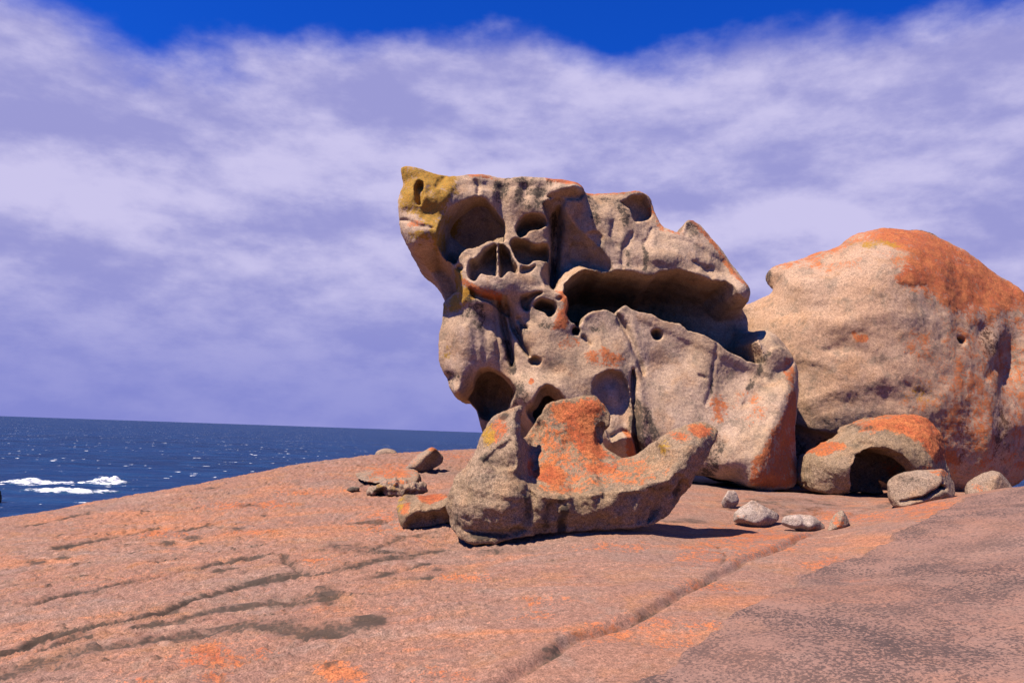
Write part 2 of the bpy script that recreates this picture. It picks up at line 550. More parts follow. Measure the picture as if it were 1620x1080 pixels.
# the speckled upper sheet on the right, a few centimetres thick
SPK = gline([(960, 1120), (1020, 1080), (1060, 1053), (1095, 1027), (1129, 1003), (1157, 984), (1188, 960), (1215, 949), (1267, 925), (1319, 901), (1361, 891), (1409, 863), (1440, 836), (1492, 811), (1520, 794)])
spk_poly = np.vstack([SPK, [[SPK[-1][0] + 2.5, SPK[-1][1] + 0.5], [14, 12], [14, -3], [SPK[0][0] - 0.3, -3]]])
ss = poly_sdf(WX + 0.10 * noise2(GX, GY, 1.7, 4, 2.0, 0.6), WY + 0.10 * noise2(GX, GY, 1.7, 4, 22.0, 0.6), spk_poly)
inside = smoothstep(0.012, -0.02, ss)
GZ += 0.05 * inside
speck = np.maximum(speck, inside * (0.80 + 0.35 * noise2(GX, GY, 0.8, 3, 5.0)))
stain = np.maximum(stain, 0.42 * smoothstep(0.035, 0.0, np.abs(ss)) * (noise2(GX, GY, 2.0, 2, 8.0) > -0.35))

# channels, joints and water stains: photo polyline, half width (m), depth (m), stain, offset of stain
LINES = [
    ([(-60, 1052), (0, 1033), (59, 1013), (130, 997), (197, 981), (253, 965), (300, 946), (356, 930), (395, 920), (474, 908), (510, 906)], 0.10, 0.045, 0.80),
    ([(-40, 975), (0, 965), (51, 954), (99, 940), (158, 928), (205, 918), (277, 904), (336, 890), (387, 879), (446, 873)], 0.085, 0.035, 0.62),
    ([(-50, 1085), (0, 1066), (79, 1044), (178, 1021), (277, 1003), (356, 990), (415, 989), (458, 996), (514, 997)], 0.16, 0.02, 0.55),
    ([(60, 1030), (110, 1012), (140, 1008)], 0.07, 0.02, 0.75),
    ([(200, 995), (277, 980), (336, 962), (395, 953), (454, 946), (510, 930)], 0.12, 0.015, 0.60),
    ([(510, 906), (553, 898), (600, 886), (640, 878), (700, 864)], 0.12, 0.02, 0.58),
    ([(446, 873), (454, 878), (466, 890), (474, 906)], 0.06, 0.03, 0.55),
    ([(79, 868), (138, 855), (186, 845)], 0.14, 0.03, 0.72),
    ([(198, 841), (253, 831)], 0.12, 0.03, 0.62),
    ([(277, 837), (310, 832), (344, 827)], 0.12, 0.03, 0.66),
    ([(332, 902), (375, 896)], 0.08, 0.02, 0.70),
    ([(245, 888), (324, 875)], 0.06, 0.02, 0.55),
    ([(0, 926), (51, 918)], 0.07, 0.02, 0.62),
    ([(30, 832), (90, 820), (140, 806)], 0.10, 0.03, 0.48),
    ([(545, 872), (590, 866), (640, 846), (690, 838)], 0.10, 0.015, 0.55),
    ([(550, 918), (610, 905), (650, 896), (690, 884)], 0.07, 0.02, 0.55),
    ([(640, 912), (690, 910)], 0.10, 0.01, 0.66),
    ([(545, 824), (580, 822), (610, 826)], 0.12, 0.025, 0.60),
    ([(360, 905), (420, 896)], 0.06, 0.02, 0.5),
    ([(1130, 903), (1150, 880), (1140, 868), (1122, 856)], 0.02, 0.012, 0.40),
    ([(1330, 825), (1400, 800), (1480, 786)], 0.10, 0.02, 0.35),
]
for pts, w, dep, sa in LINES:
    P = gline(pts)
    d, par = line_dist(WX, WY, P)
    ww = w * (0.85 + 0.30 * noise2(GX, GY, 1.3, 2, len(pts) + w * 50)) * np.clip(np.minimum(par, 1 - par) * 8 + 0.25, 0, 1)
    ww = np.maximum(ww, 0.01)
    GZ -= dep * (0.6 * np.exp(-(d / (0.7 * ww)) ** 2) + 0.7 * np.exp(-(d / 0.03) ** 2) * np.clip(np.minimum(par, 1 - par) * 8, 0, 1))
    stain = np.maximum(stain, 1.1 * sa * (0.75 * smoothstep(1.6, 0.2, d / ww) + 0.25 * smoothstep(3.5, 0.5, d / ww)))
BLOBS = [(505, 998, 48, 11, 0.85), (580, 981, 36, 12, 0.80), (535, 990, 40, 10, 0.7), (518, 935, 24, 15, 0.78), (465, 945, 60, 10, 0.50), (261, 857, 16, 6, 0.72), (308, 850, 17, 5, 0.68), (51, 886, 18, 5, 0.66),
         (95, 880, 17, 4, 0.62), (379, 835, 17, 4, 0.60), (420, 813, 12, 3, 0.6), (390, 800, 20, 3, 0.55), (560, 862, 60, 9, 0.42), (620, 870, 50, 7, 0.50), (800, 868, 60, 6, 0.45), (700, 900, 30, 5, 0.45),
         (740, 790, 40, 14, 0.30), (1240, 800, 120, 14, 0.42), (1100, 822, 60, 7, 0.45), (1590, 940, 60, 14, 0.6), (1500, 930, 50, 12, 0.5), (330, 772, 22, 3, 0.5), (720, 745, 40, 10, 0.25)]
for px, py, rx, ry, a in BLOBS:
    c = on_ground(px, py); ex = on_ground(px + rx, py) - c
    ey = on_ground(px, py - ry) - c
    Mx = np.linalg.inv(np.stack([ex, ey], 1))
    u = Mx[0, 0] * (WX - c[0]) + Mx[0, 1] * (WY - c[1]); v = Mx[1, 0] * (WX - c[0]) + Mx[1, 1] * (WY - c[1])
    stain = np.maximum(stain, a * smoothstep(1.6, 0.2, np.hypot(u, v)))
OBLOBS = [(330, 1035, 60, 22, 0.85), (420, 1030, 30, 12, 0.7), (345, 1068, 30, 12, 0.7), (535, 1062, 40, 16, 0.75), (220, 1078, 40, 10, 0.6), (370, 800, 60, 9, 0.6), (430, 798, 40, 8, 0.62), (250, 840, 60, 7, 0.55),
          (390, 842, 50, 7, 0.5), (500, 885, 40, 12, 0.45), (600, 822, 50, 16, 0.62), (1180, 850, 90, 20, 0.75), (1120, 870, 50, 20, 0.6), (1340, 815, 90, 10, 0.62), (1460, 800, 80, 8, 0.6), (1310, 895, 40, 14, 0.6),
          (1120, 925, 60, 8, 0.5), (850, 960, 60, 20, 0.42), (960, 1000, 80, 16, 0.45), (980, 865, 80, 10, 0.5), (740, 912, 60, 8, 0.45), (700, 1075, 60, 20, 0.5), (1090, 985, 90, 8, 0.45), (620, 735, 60, 6, 0.5),
          (720, 722, 50, 6, 0.5), (1350, 925, 30, 6, 0.5), (480, 775, 80, 8, 0.4), (1060, 1000, 120, 30, 0.35)]
for px, py, rx, ry, a in OBLOBS:
    c = on_ground(px, py); ex = on_ground(px + rx, py) - c
    ey = on_ground(px, py - ry) - c
    Mx = np.linalg.inv(np.stack([ex, ey], 1))
    u = Mx[0, 0] * (WX - c[0]) + Mx[0, 1] * (WY - c[1]); v = Mx[1, 0] * (WX - c[0]) + Mx[1, 1] * (WY - c[1])
    orange = np.maximum(orange, 0.85 * a * smoothstep(1.7, 0.0, np.hypot(u, v)))
# exfoliation: thin shells with ragged edges on the left flank, gentle swell everywhere
near = smoothstep(30, 16, np.hypot(GX, GY))
ang = math.radians(24)
su = GX * math.cos(ang) + GY * math.sin(ang); sv2 = -GX * math.sin(ang) + GY * math.cos(ang)
sh = noise2(su * 0.45, sv2 * 1.2, 1.0, 4, 4.0, 0.55)
lev = sh * 7.0
terr = np.floor(lev) + smoothstep(0.86, 1.0, lev - np.floor(lev))
leftness = smoothstep(1.5, -1.5, GX - 0.25 * (GY - 6)) * near
GZ += near * 0.030 * noise2(GX, GY, 0.8, 3, 6.0) + near * 0.006 * noise2(GX, GY, 3.5, 3, 16.0)
GZ += leftness * 0.042 * (terr - lev)
crack = smoothstep(0.80, 0.95, lev - np.floor(lev)) * leftness * (noise2(GX, GY, 1.1, 2, 12.0) > -0.1)
stain = np.maximum(stain, 0.42 * crack)
GZ += near * 0.0025 * noise2(GX, GY, 12.0, 3, 26.0)

nx_, ny_ = GX.shape
ii = np.arange(nx_ * ny_).reshape(nx_, ny_)
GQ = np.stack([ii[:-1, :-1].ravel(), ii[1:, :-1].ravel(), ii[1:, 1:].ravel(), ii[:-1, 1:].ravel()], 1)
ground = mesh_object('ground', np.stack([GX.ravel(), GY.ravel(), GZ.ravel()], 1), GQ, M_GROUND,
                     {'stain': stain.ravel(), 'orange': orange.ravel(), 'speck': np.clip(speck, 0, 1.2).ravel(), 'yellow': np.zeros(GX.size)})
tag(ground, 'bare pink granite dome with dark water streaks and orange lichen', kind='structure')



def ground_z(x, y):
    i = np.clip(np.searchsorted(gx, x) - 1, 0, len(gx) - 2); j = np.clip(np.searchsorted(gy, y) - 1, 0, len(gy) - 2)
    u = (x - gx[i]) / (gx[i + 1] - gx[i]); v = (y - gy[j]) / (gy[j + 1] - gy[j])
    return (GZ[i, j] * (1 - u) + GZ[i + 1, j] * u) * (1 - v) + (GZ[i, j + 1] * (1 - u) + GZ[i + 1, j + 1] * u) * v


# ------------------------------------------------------------------ rocks


class Rock:
    """A boulder from its outline, the relief of its near face and the swell of its far side, meshed as one closed solid."""

    def __init__(s, outline, relief, h, thick=1.0, back_r=0.8, warp=0.012, seed=1.0, lam=0.002, mind=0.08):
        s.h = h
        pts = np.array([at(*q) for q in smooth_poly(outline, 1)])
        s.poly = pts[:, [0, 2]]
        ctl = np.array([at(*q) for q in outline] + [at(*q) for q in relief])
        keep = []
        for i, c in enumerate(ctl):          # drop control points that sit on top of one another
            if all(np.hypot(*(ctl[j][[0, 2]] - c[[0, 2]])) > 0.012 for j in keep):
                keep.append(i)
        ctl = ctl[keep]
        lo = s.poly.min(0) - 5 * h; hi = s.poly.max(0) + 5 * h
        s.xs = np.arange(lo[0], hi[0], h); s.zs = np.arange(lo[1], hi[1], h)
        s.X, s.Z = np.meshgrid(s.xs, s.zs, indexing='ij')
        s.fit = tps_fit(ctl[:, [0, 2]], ctl[:, 1], lam)
        s.yf = tps_eval(s.fit, s.X, s.Z)
        s.yf = np.clip(s.yf, ctl[:, 1].min() - 0.25, ctl[:, 1].max() + 0.25)
        s.WX = s.X + warp * noise2(s.X, s.Z, 3.0, 4, seed, 0.6)
        s.WZ = s.Z + warp * noise2(s.X, s.Z, 3.0, 4, seed + 31, 0.6)
        s.out = poly_sdf(s.WX, s.WZ, s.poly)
        s.base = s.yf.copy()
        din = np.maximum(-s.out, 0)
        s.yb = s.base + mind + thick * (1 - np.exp(-din / back_r))
        s.attrs = {'orange': [], 'yellow': [], 'stain': []}
        s.carves = []
        s.seed = seed
        s.shell = 2.2 * h

    def xz(s, pts, depth=None):
        """photo pixels -> (x, z) on the rock's near face"""
        r = []
        for q in pts:
            D = depth if depth else s.mean
            for _ in range(4):
                p = at(q[0], q[1], D)
                if depth:
                    break
                i = int(np.clip(round((p[0] - s.xs[0]) / s.h), 0, len(s.xs) - 1)); k = int(np.clip(round((p[2] - s.zs[0]) / s.h), 0, len(s.zs) - 1))
                D = s.base[i, k]
            r.append(p[[0, 2]])
        return np.array(r)

    @property
    def mean(s):
        return float(s.base[s.out < 0].mean())

    def pit(s, pts, depth, rad_px, depth_at=None, sm=1, pw=2.0, to=None):
        P = s.xz(smooth_poly(pts, sm), depth_at)
        R = rad_px * s.mean / F_PX
        d = np.clip(-poly_sdf(s.WX, s.WZ, P) / R, 0, 1)
        pr = (1 - (1 - d) ** pw) ** (1.0 / pw)
        s.yf = s.yf + (depth * pr if to is None else np.maximum(to - s.yf, 0) * pr)
        return s

    def ell(s, px, py, rx, ry, depth, rot=0.0):
        c = s.xz([(px, py)])[0]
        k = s.mean / F_PX
        cr, sr = math.cos(rot), math.sin(rot)
        dx = s.WX - c[0]; dz = s.WZ - c[1]
        u = (dx * cr + dz * sr) / (rx * k); v = (-dx * sr + dz * cr) / (ry * k)
        r2 = np.clip(u * u + v * v, 0, 1)
        s.yf = s.yf + depth * np.sqrt(1 - r2)
        return s

    def dome(s, px, py, rx, ry, depth, rot=0.0):
        c = s.xz([(px, py)])[0]
        k = s.mean / F_PX
        cr, sr = math.cos(rot), math.sin(rot)
        dx = s.WX - c[0]; dz = s.WZ - c[1]
        u = (dx * cr + dz * sr) / (rx * k); v = (-dx * sr + dz * cr) / (ry * k)
        s.yf = s.yf + depth * np.exp(-(u * u + v * v) * 1.6)
        return s

    def groove(s, pts, w_px, depth, sharp=2.0, taper=True):
        P = s.xz(pts)
        d, par = line_dist(s.WX, s.WZ, P)
        w = w_px * s.mean / F_PX
        if taper:
            w = np.maximum(w * np.clip(np.minimum(par, 1 - par) * 6 + 0.35, 0, 1), 1e-3)
        s.yf = s.yf + depth * np.exp(-np.abs(d / w) ** sharp)
        return s

    def step(s, pts, depth, soft_px):
        """everything inside the polygon is set back by depth, with an edge soft_px wide"""
        P = s.xz(pts)
        d = -poly_sdf(s.WX, s.WZ, P)
        s.yf = s.yf + depth * smoothstep(0, soft_px * s.mean / F_PX, d)
        return s

    def scallop(s, pts, cell_px, amp, seed, stretch=1.0, soft_px=12):
        """shallow concave cells that meet in sharp ridges"""
        P = s.xz(pts)
        k = s.mean / F_PX
        R = cell_px * k
        w = smoothstep(0, soft_px * k, -poly_sdf(s.X, s.Z, P))
        rs_ = np.random.RandomState(seed)
        lo = P.min(0) - R; hi = P.max(0) + R
        gx_ = np.arange(lo[0], hi[0], R); gz_ = np.arange(lo[1], hi[1], R * stretch)
        C = np.array([(a + rs_.uniform(-.45, .45) * R, b + rs_.uniform(-.45, .45) * R * stretch) for a in gx_ for b in gz_])
        rad = rs_.uniform(0.75, 1.25, len(C))
        m_ = w > 0
        x = s.WX[m_] + 0.2 * R * noise2(s.X[m_], s.Z[m_], 1.2 / R, 2, seed); z = s.WZ[m_]
        best = np.full(x.shape, 9.0)
        for (a, b), r_ in zip(C, rad):
            best = np.minimum(best, ((x - a) ** 2 + ((z - b) / stretch) ** 2) / (R * r_) ** 2)
        add = np.zeros(s.yf.shape); add[m_] = amp * (1 - np.minimum(best, 1.0))
        s.yf = s.yf + add * w
        return s

    def blob(s, attr, px, py, rx, ry, a=1.0, rot=0.0):
        s.attrs[attr].append(('b', s.xz([(px, py)])[0], rx * s.mean / F_PX, ry * s.mean / F_PX, a, rot)); return s

    def area(s, attr, pts, soft_px, a=1.0):
        s.attrs[attr].append(('p', s.xz(pts), soft_px * s.mean / F_PX, a)); return s

    def streak(s, attr, pts, w_px, a=1.0):
        s.attrs[attr].append(('l', s.xz(pts), w_px * s.mean / F_PX, a)); return s

    def carve(s, px, py, depth, rx, ry, rz):
        """take an ellipsoid (metres) out of the solid"""
        s.carves.append((at(px, py, depth), rx, ry, rz)); return s

    def build(s, name, mat, label, cat, group=None, rough=0.02, rough_scale=3.0, fine=0.006, k=0.07, soften=1, cuts=0):
        h = s.h
        gy0 = np.gradient(s.yf, h)
        g = np.sqrt(1 + np.minimum(gy0[0] ** 2 + gy0[1] ** 2, 60.0))
        ins = s.out < 3 * h
        y0 = s.yf[ins].min() - 5 * h; y1 = max(s.yb[ins].max(), s.yf[ins].max()) + 5 * h
        s.yb = np.maximum(s.yb, s.yf + s.shell)
        ys = np.arange(y0, y1, h)
        Yb = ys[None, :, None]
        A = ((s.yf[:, None, :] - Yb) / g[:, None, :]).astype(np.float32)
        C = np.broadcast_to(s.out[:, None, :].astype(np.float32), A.shape)
        B = ((Yb - s.yb[:, None, :]) / 1.2).astype(np.float32)

        def smax(a, b, kk):
            hh = np.clip(0.5 + 0.5 * (a - b) / kk, 0, 1)
            return b + (a - b) * hh + kk * hh * (1 - hh)
        f = smax(A, C, np.float32(k))
        f = smax(f, B, np.float32(k * 1.5))
        for c, rx, ry, rz in s.carves:
            X3 = (s.xs - c[0])[:, None, None] / rx; Y3 = (ys - c[1])[None, :, None] / ry; Z3 = (s.zs - c[2])[None, None, :] / rz
            e = (np.sqrt(X3 ** 2 + Y3 ** 2 + Z3 ** 2) - 1) * min(rx, ry, rz)
            f = np.maximum(f, (-e).astype(np.float32))
        if cuts:
            rs_ = np.random.RandomState(int(s.seed * 10))
            m3 = f < 0
            c3 = [np.average(ax_, weights=m3.sum(tuple(a for a in range(3) if a != n_))) for n_, ax_ in enumerate((s.xs, ys, s.zs))]
            ext = [np.ptp(ax_[m3.any(tuple(a for a in range(3) if a != n_))]) / 2 for n_, ax_ in enumerate((s.xs, ys, s.zs))]
            for _ in range(cuts):
                nv = rs_.normal(size=3); nv[2] = abs(nv[2]) * 0.8; nv /= np.linalg.norm(nv)
                off = np.linalg.norm(nv * ext) * rs_.uniform(0.62, 0.88)
                pl = (nv[0] * (s.xs - c3[0])[:, None, None] + nv[1] * (ys - c3[1])[None, :, None] + nv[2] * (s.zs - c3[2])[None, None, :] - off).astype(np.float32)
                f = np.maximum(f, pl)
        f = np.clip(f, -4 * h, 4 * h)
        for _ in range(soften):
            f = blur3(f)
        f[0] = f[-1] = 4 * h; f[:, 0] = f[:, -1] = 4 * h; f[:, :, 0] = f[:, :, -1] = 4 * h
        V, Q = surface_nets(f, np.array([s.xs[0], ys[0], s.zs[0]]), h)
        N = vert_normals(V, Q)
        dn = rough * fbm(V * rough_scale + s.seed * 5, 4, 0.5) + fine * fbm(V * 22.0 + s.seed, 2, 0.6)
        V = V + N * dn[:, None]
        at_ = {}
        for key, lst in s.attrs.items():
            a = np.zeros(len(V))
            x = V[:, 0]; z = V[:, 2]
            wv = 0.03 * fbm(V * 4.0 + 3.3, 3)
            x = x + wv; z = z + wv[::-1] * 0
            for q in lst:
                if q[0] == 'b':
                    cr, sr = math.cos(q[5]), math.sin(q[5])
                    dx = x - q[1][0]; dz = z - q[1][1]
                    u = (dx * cr + dz * sr) / q[2]; v = (-dx * sr + dz * cr) / q[3]
                    m_ = q[4] * smoothstep(1.25, 0.35, np.hypot(u, v))
                elif q[0] == 'p':
                    m_ = q[3] * smoothstep(q[2], -q[2], poly_sdf(x, z, q[1]))
                else:
                    dd, _p = line_dist(x, z, q[1])
                    m_ = q[3] * smoothstep(1.3, 0.3, dd / q[2])
                a = np.maximum(a, m_)
            at_[key] = a
        org = np.array([V[:, 0].mean(), V[:, 1].mean(), V[:, 2].min()])
        o = mesh_object(name, V, Q, mat, at_, org)
        return tag(o, label, cat, group)


# ---- the tall hollowed rock
MAIN_OUT = [
    (634, 264, 12.4), (644, 261, 12.4), (662, 265, 12.4), (684, 273, 12.5), (707, 278, 12.6), (720, 277, 12.7), (744, 275, 12.75), (755, 273, 12.75), (771, 274, 12.8), (789, 280, 12.85),
    (807, 281, 12.85), (824, 278, 12.85), (851, 280, 12.85), (873, 282, 12.8), (898, 284, 12.75), (918, 290, 12.75), (924, 297, 12.8), (927, 303, 13.0), (953, 303, 13.05), (987, 303, 13.1), (1011, 301, 13.1),
    (1026, 307, 13.15), (1033, 324, 13.2), (1040, 340, 13.2), (1049, 358, 13.15), (1064, 364, 13.1), (1081, 368, 13.1), (1083, 353, 13.2), (1091, 345, 13.25), (1107, 354, 13.3), (1120, 369, 13.3), (1138, 389, 13.3),
    (1155, 413, 13.3), (1171, 433, 13.3), (1181, 450, 13.3), (1186, 464, 13.4), (1176, 466, 14.0), (1174, 482, 14.3), (1187, 507, 14.3), (1194, 521, 14.0), (1211, 522, 13.5), (1231, 533, 13.4), (1251, 556, 13.35),
    (1262, 578, 13.3), (1264, 611, 13.3), (1262, 640, 13.3), (1258, 680, 13.25), (1260, 720, 13.2), (1266, 755, 13.15), (1258, 772, 13.0), (1230, 777, 12.8), (1205, 776, 12.65), (1186, 773, 12.6), (1165, 763, 12.65), (1140, 758, 12.7),
    (1115, 752, 12.8), (1050, 752, 12.9), (980, 750, 13.0), (900, 748, 13.2), (830, 742, 13.4), (785, 735, 13.6), (772, 718, 13.7), (766, 690, 13.7), (761, 680, 13.6), (754, 651, 13.65), (740, 634, 13.5), (735, 631, 12.95), (723, 631, 12.75), (714, 618, 12.7), (706, 600, 12.7),
    (699, 584, 12.75), (694, 564, 12.75), (694, 540, 12.75), (700, 502, 12.75), (702, 479, 12.8), (693, 451, 13.4), (682, 430, 13.25), (669, 413, 12.75), (649, 398, 12.5), (640, 382, 12.4), (633, 364, 12.35), (632, 344, 12.35), (629, 327, 12.35), (629, 315, 12.4), (640, 291, 12.4), (633, 273, 12.4),
]
MAIN_REL = [
    (660, 300, 12.15), (690, 300, 12.2), (665, 350, 12.1), (655, 385, 12.15), (685, 385, 12.2), (690, 340, 12.25), (720, 300, 12.4), (740, 300, 12.5),
    (770, 300, 12.6), (800, 310, 12.7), (830, 305, 12.65), (860, 310, 12.65), (800, 340, 12.75), (805, 365, 12.75), (890, 295, 12.55), (915, 298, 12.6),
    (915, 330, 12.75), (950, 330, 12.75), (940, 370, 12.75), (980, 370, 12.75), (1000, 400, 12.75), (1040, 380, 12.9), (1030, 420, 12.78), (1080, 400, 12.85), (1070, 424, 12.82), (1090, 370, 13.1), (1110, 390, 13.05), (1120, 430, 12.9), (1150, 438, 13.05),
    (985, 425, 12.75), (850, 370, 12.75), (870, 420, 12.75), (745, 395, 12.45), (770, 385, 12.55), (730, 405, 12.4), (795, 380, 12.65), (735, 425, 12.35),
    (760, 455, 12.2), (790, 462, 12.2), (830, 450, 12.3), (850, 440, 12.4), (815, 455, 12.25),
    (730, 480, 12.45), (720, 520, 12.4), (750, 520, 12.35), (730, 570, 12.4), (720, 600, 12.45), (730, 622, 12.55), (770, 540, 12.4), (780, 500, 12.5), (770, 570, 12.45), (795, 570, 12.5),
    (820, 480, 12.45), (860, 460, 12.4), (895, 465, 12.4), (895, 500, 12.4), (860, 510, 12.35), (830, 510, 12.4), (860, 550, 12.3), (900, 540, 12.4), (830, 590, 12.35), (900, 590, 12.3), (940, 560, 12.4), (930, 510, 12.65), (960, 500, 12.75),
    (970, 540, 12.6), (990, 580, 12.55), (820, 625, 12.3), (835, 650, 12.35), (960, 580, 12.35), (910, 630, 12.25), (960, 640, 12.4), (985, 690, 12.25), (900, 680, 12.4),
    (989, 484, 12.88), (1030, 500, 12.88), (1060, 513, 12.9), (1100, 528, 12.92), (1130, 545, 12.92), (1165, 565, 12.98), (1200, 578, 13.05),
    (1020, 540, 12.80), (1060, 560, 12.80), (1100, 570, 12.84), (1020, 600, 12.65), (1060, 620, 12.68), (1100, 620, 12.72), (1160, 600, 13.0), (1200, 620, 12.85), (1235, 590, 13.05), (1020, 680, 12.45), (1060, 700, 12.45), (1100, 690, 12.5),
    (1150, 680, 12.55), (1190, 670, 12.6), (1140, 740, 12.4), (1170, 740, 12.35), (1188, 735, 12.3), (1203, 720, 12.33), (1214, 691, 12.45), (1229, 670, 12.55), (1243, 645, 12.7), (1250, 620, 12.85),
    (1235, 720, 12.75), (1230, 760, 12.65), (1190, 765, 12.4), (1250, 700, 13.0),
    (800, 680, 13.6), (840, 700, 13.2),
]
R = Rock(MAIN_OUT, MAIN_REL, 0.0185, thick=0.9, back_r=0.7, warp=0.018, seed=2.0, lam=0.001, mind=2.5)
R.shell = 0.32
# underside of the neck, big upper pit and the cluster of smaller ones
R.pit([(649, 401), (664, 397), (678, 392), (690, 387), (697, 404), (712, 416), (721, 430), (726, 446), (720, 462), (706, 474), (690, 490), (670, 450), (650, 420)], 0, 9, sm=0, to=13.5)
R.pit([(755, 309), (769, 315), (784, 333), (798, 351), (800, 364), (796, 380), (790, 381), (773, 378), (755, 389), (740, 391), (727, 400), (721, 418), (709, 411), (698, 402), (691, 382), (693, 364), (704, 333), (724, 320)], 0.95, 9)
R.pit([(814, 364), (822, 347), (835, 338), (851, 337), (864, 342), (867, 352), (855, 361), (840, 361), (831, 371), (822, 375)], 0.55, 9)
R.pit([(805, 382), (813, 375), (831, 378), (844, 385), (865, 384), (870, 395), (867, 413), (847, 410), (835, 418), (822, 414), (813, 402)], 0.58, 10)
R.pit([(741, 411), (753, 407), (764, 393), (778, 386), (786, 384), (787, 405), (787, 436), (769, 433), (760, 429), (753, 444), (742, 440), (739, 427)], 0.58, 9)
R.pit([(788, 384), (795, 384), (807, 395), (813, 409), (820, 418), (819, 431), (804, 425), (795, 438), (789, 437)], 0.58, 8)
R.pit([(723, 419), (730, 416), (735, 422), (731, 428), (724, 427)], 0.15, 5)
R.pit([(823, 420), (836, 421), (850, 417), (845, 427), (832, 432), (822, 432)], 0.18, 8)
# channel left of the shield
R.pit([(858, 322), (870, 312), (884, 306), (897, 311), (893, 328), (902, 345), (915, 358), (932, 376), (946, 386), (957, 396), (968, 412), (971, 427), (955, 432), (940, 426), (925, 422), (905, 433), (897, 447), (893, 458), (878, 462), (862, 452), (855, 432), (866, 412), (871, 392), (870, 370), (868, 350)], 0.45, 42)
R.groove([(886, 320), (882, 360), (881, 400), (876, 450)], 8, 0.35)
R.pit([(905, 372), (930, 378), (950, 395), (965, 420), (930, 420), (905, 410)], 0.10, 20)
R.dome(903, 297, 24, 9, -0.16)
R.groove([(868, 308), (890, 306), (915, 309), (922, 306)], 5, 0.14)
# shallow scoops along the top and over the shield
R.pit([(981, 318), (996, 310), (1021, 308), (1029, 322), (1033, 338), (1029, 346), (1008, 351), (1001, 343), (996, 328)], 0.28, 16, sm=0)
R.dome(832, 300, 12, 22, 0.12); R.dome(768, 292, 18, 18, 0.08); R.dome(793, 308, 12, 34, 0.10); R.dome(858, 302, 14, 16, 0.08)
R.pit([(925, 366), (945, 363), (955, 372), (954, 386), (940, 388), (930, 380)], 0.07, 8); R.dome(975, 352, 16, 44, 0.08, 0.2); R.dome(1010, 380, 24, 22, 0.07); R.dome(915, 350, 14, 34, 0.08); R.dome(952, 325, 18, 22, 0.08)
R.groove([(1033, 360), (1028, 372), (1018, 385)], 3, 0.04); R.groove([(973, 345), (968, 372), (980, 392)], 4, 0.03); R.groove([(1003, 365), (990, 392), (985, 425)], 5, 0.05)
R.groove([(1084, 372), (1092, 360), (1100, 366)], 6, 0.05); R.dome(1050, 405, 40, 16, -0.06); R.dome(1125, 424, 18, 10, 0.07); R.groove([(1098, 412), (1115, 422), (1128, 440)], 6, 0.07)
R.scallop([(725, 283), (930, 290), (1025, 308), (1060, 370), (1085, 372), (1150, 410), (1165, 440), (900, 425), (860, 460), (800, 470), (700, 410), (690, 330)], 26, 0.055, 5, 1.5)
R.scallop([(640, 270), (720, 285), (700, 330), (690, 385), (650, 392), (636, 360)], 18, 0.035, 6, 1.2)
R.scallop([(700, 485), (800, 480), (900, 520), (1000, 500), (1010, 580), (920, 600), (830, 600), (740, 580), (700, 570)], 30, 0.030, 7, 1.6)
R.scallop([(1000, 495), (1200, 585), (1250, 600), (1200, 720), (1120, 740), (1020, 720)], 60, 0.040, 8, 1.8)
# cleft and slots in the crest block at the upper left
R.pit([(656, 286), (662, 284), (669, 287), (668, 308), (665, 324), (658, 322), (654, 305)], 0.22, 6)
R.groove([(633, 346), (648, 348), (662, 356), (685, 360)], 2.5, 0.06); R.groove([(690, 296), (697, 286), (704, 280)], 5, 0.06); R.dome(678, 300, 14, 14, 0.06); R.dome(650, 332, 16, 9, 0.05); R.groove([(752, 282), (757, 295), (755, 308)], 3, 0.08)
R.dome(655, 375, 14, 10, 0.04); R.dome(672, 335, 10, 14, 0.05)
# the great hollow
CAV = [(893, 460), (896, 444), (910, 433), (925, 424), (938, 421), (955, 428), (975, 428), (1003, 430), (1020, 436), (1031, 438), (1045, 430), (1075, 427), (1100, 433), (1120, 440), (1142, 446), (1150, 445), (1160, 452), (1166, 464), (1176, 474),
       (1245, 480), (1240, 515), (1200, 523), (1196, 540), (1207, 560), (1211, 575), (1204, 574), (1182, 571), (1164, 558), (1149, 553), (1133, 538), (1115, 528), (1098, 524), (1089, 521), (1075, 511), (1064, 509), (1051, 507), (1031, 495), (1013, 493), (998, 487), (989, 481), (978, 489),
       (974, 495), (960, 490), (938, 490), (924, 500), (921, 507), (916, 516), (909, 512), (901, 507), (898, 495), (901, 482), (899, 466)]
cav_px = CX + F_PX * R.X / 13.6
R.pit(CAV, 0, 20, sm=0, to=15.35 - 0.98 * smoothstep(1010, 1150, cav_px))
R.ell(911, 523, 8, 8, 0.4)
# rim ledge, column with flutes, slots
R.pit([(742, 450), (760, 463), (780, 468), (800, 470), (805, 478), (806, 500), (795, 492), (780, 482), (765, 474), (745, 470)], 0.22, 10)
R.groove([(789, 472), (793, 490), (799, 515), (805, 545), (811, 578)], 6, 0.30)
R.groove([(801, 474), (812, 512), (826, 542), (838, 562)], 5, 0.24)
R.groove([(782, 478), (786, 520), (789, 570)], 3, 0.05); R.groove([(765, 490), (768, 530), (766, 570)], 6, 0.035); R.groove([(748, 505), (753, 540), (750, 570)], 5, 0.025); R.groove([(737, 480), (733, 510)], 9, 0.05)
R.dome(712, 597, 16, 12, 0.14); R.dome(722, 618, 14, 10, -0.06)
R.ell(847, 570, 10, 8, 0.22); R.dome(868, 590, 26, 22, 0.07)
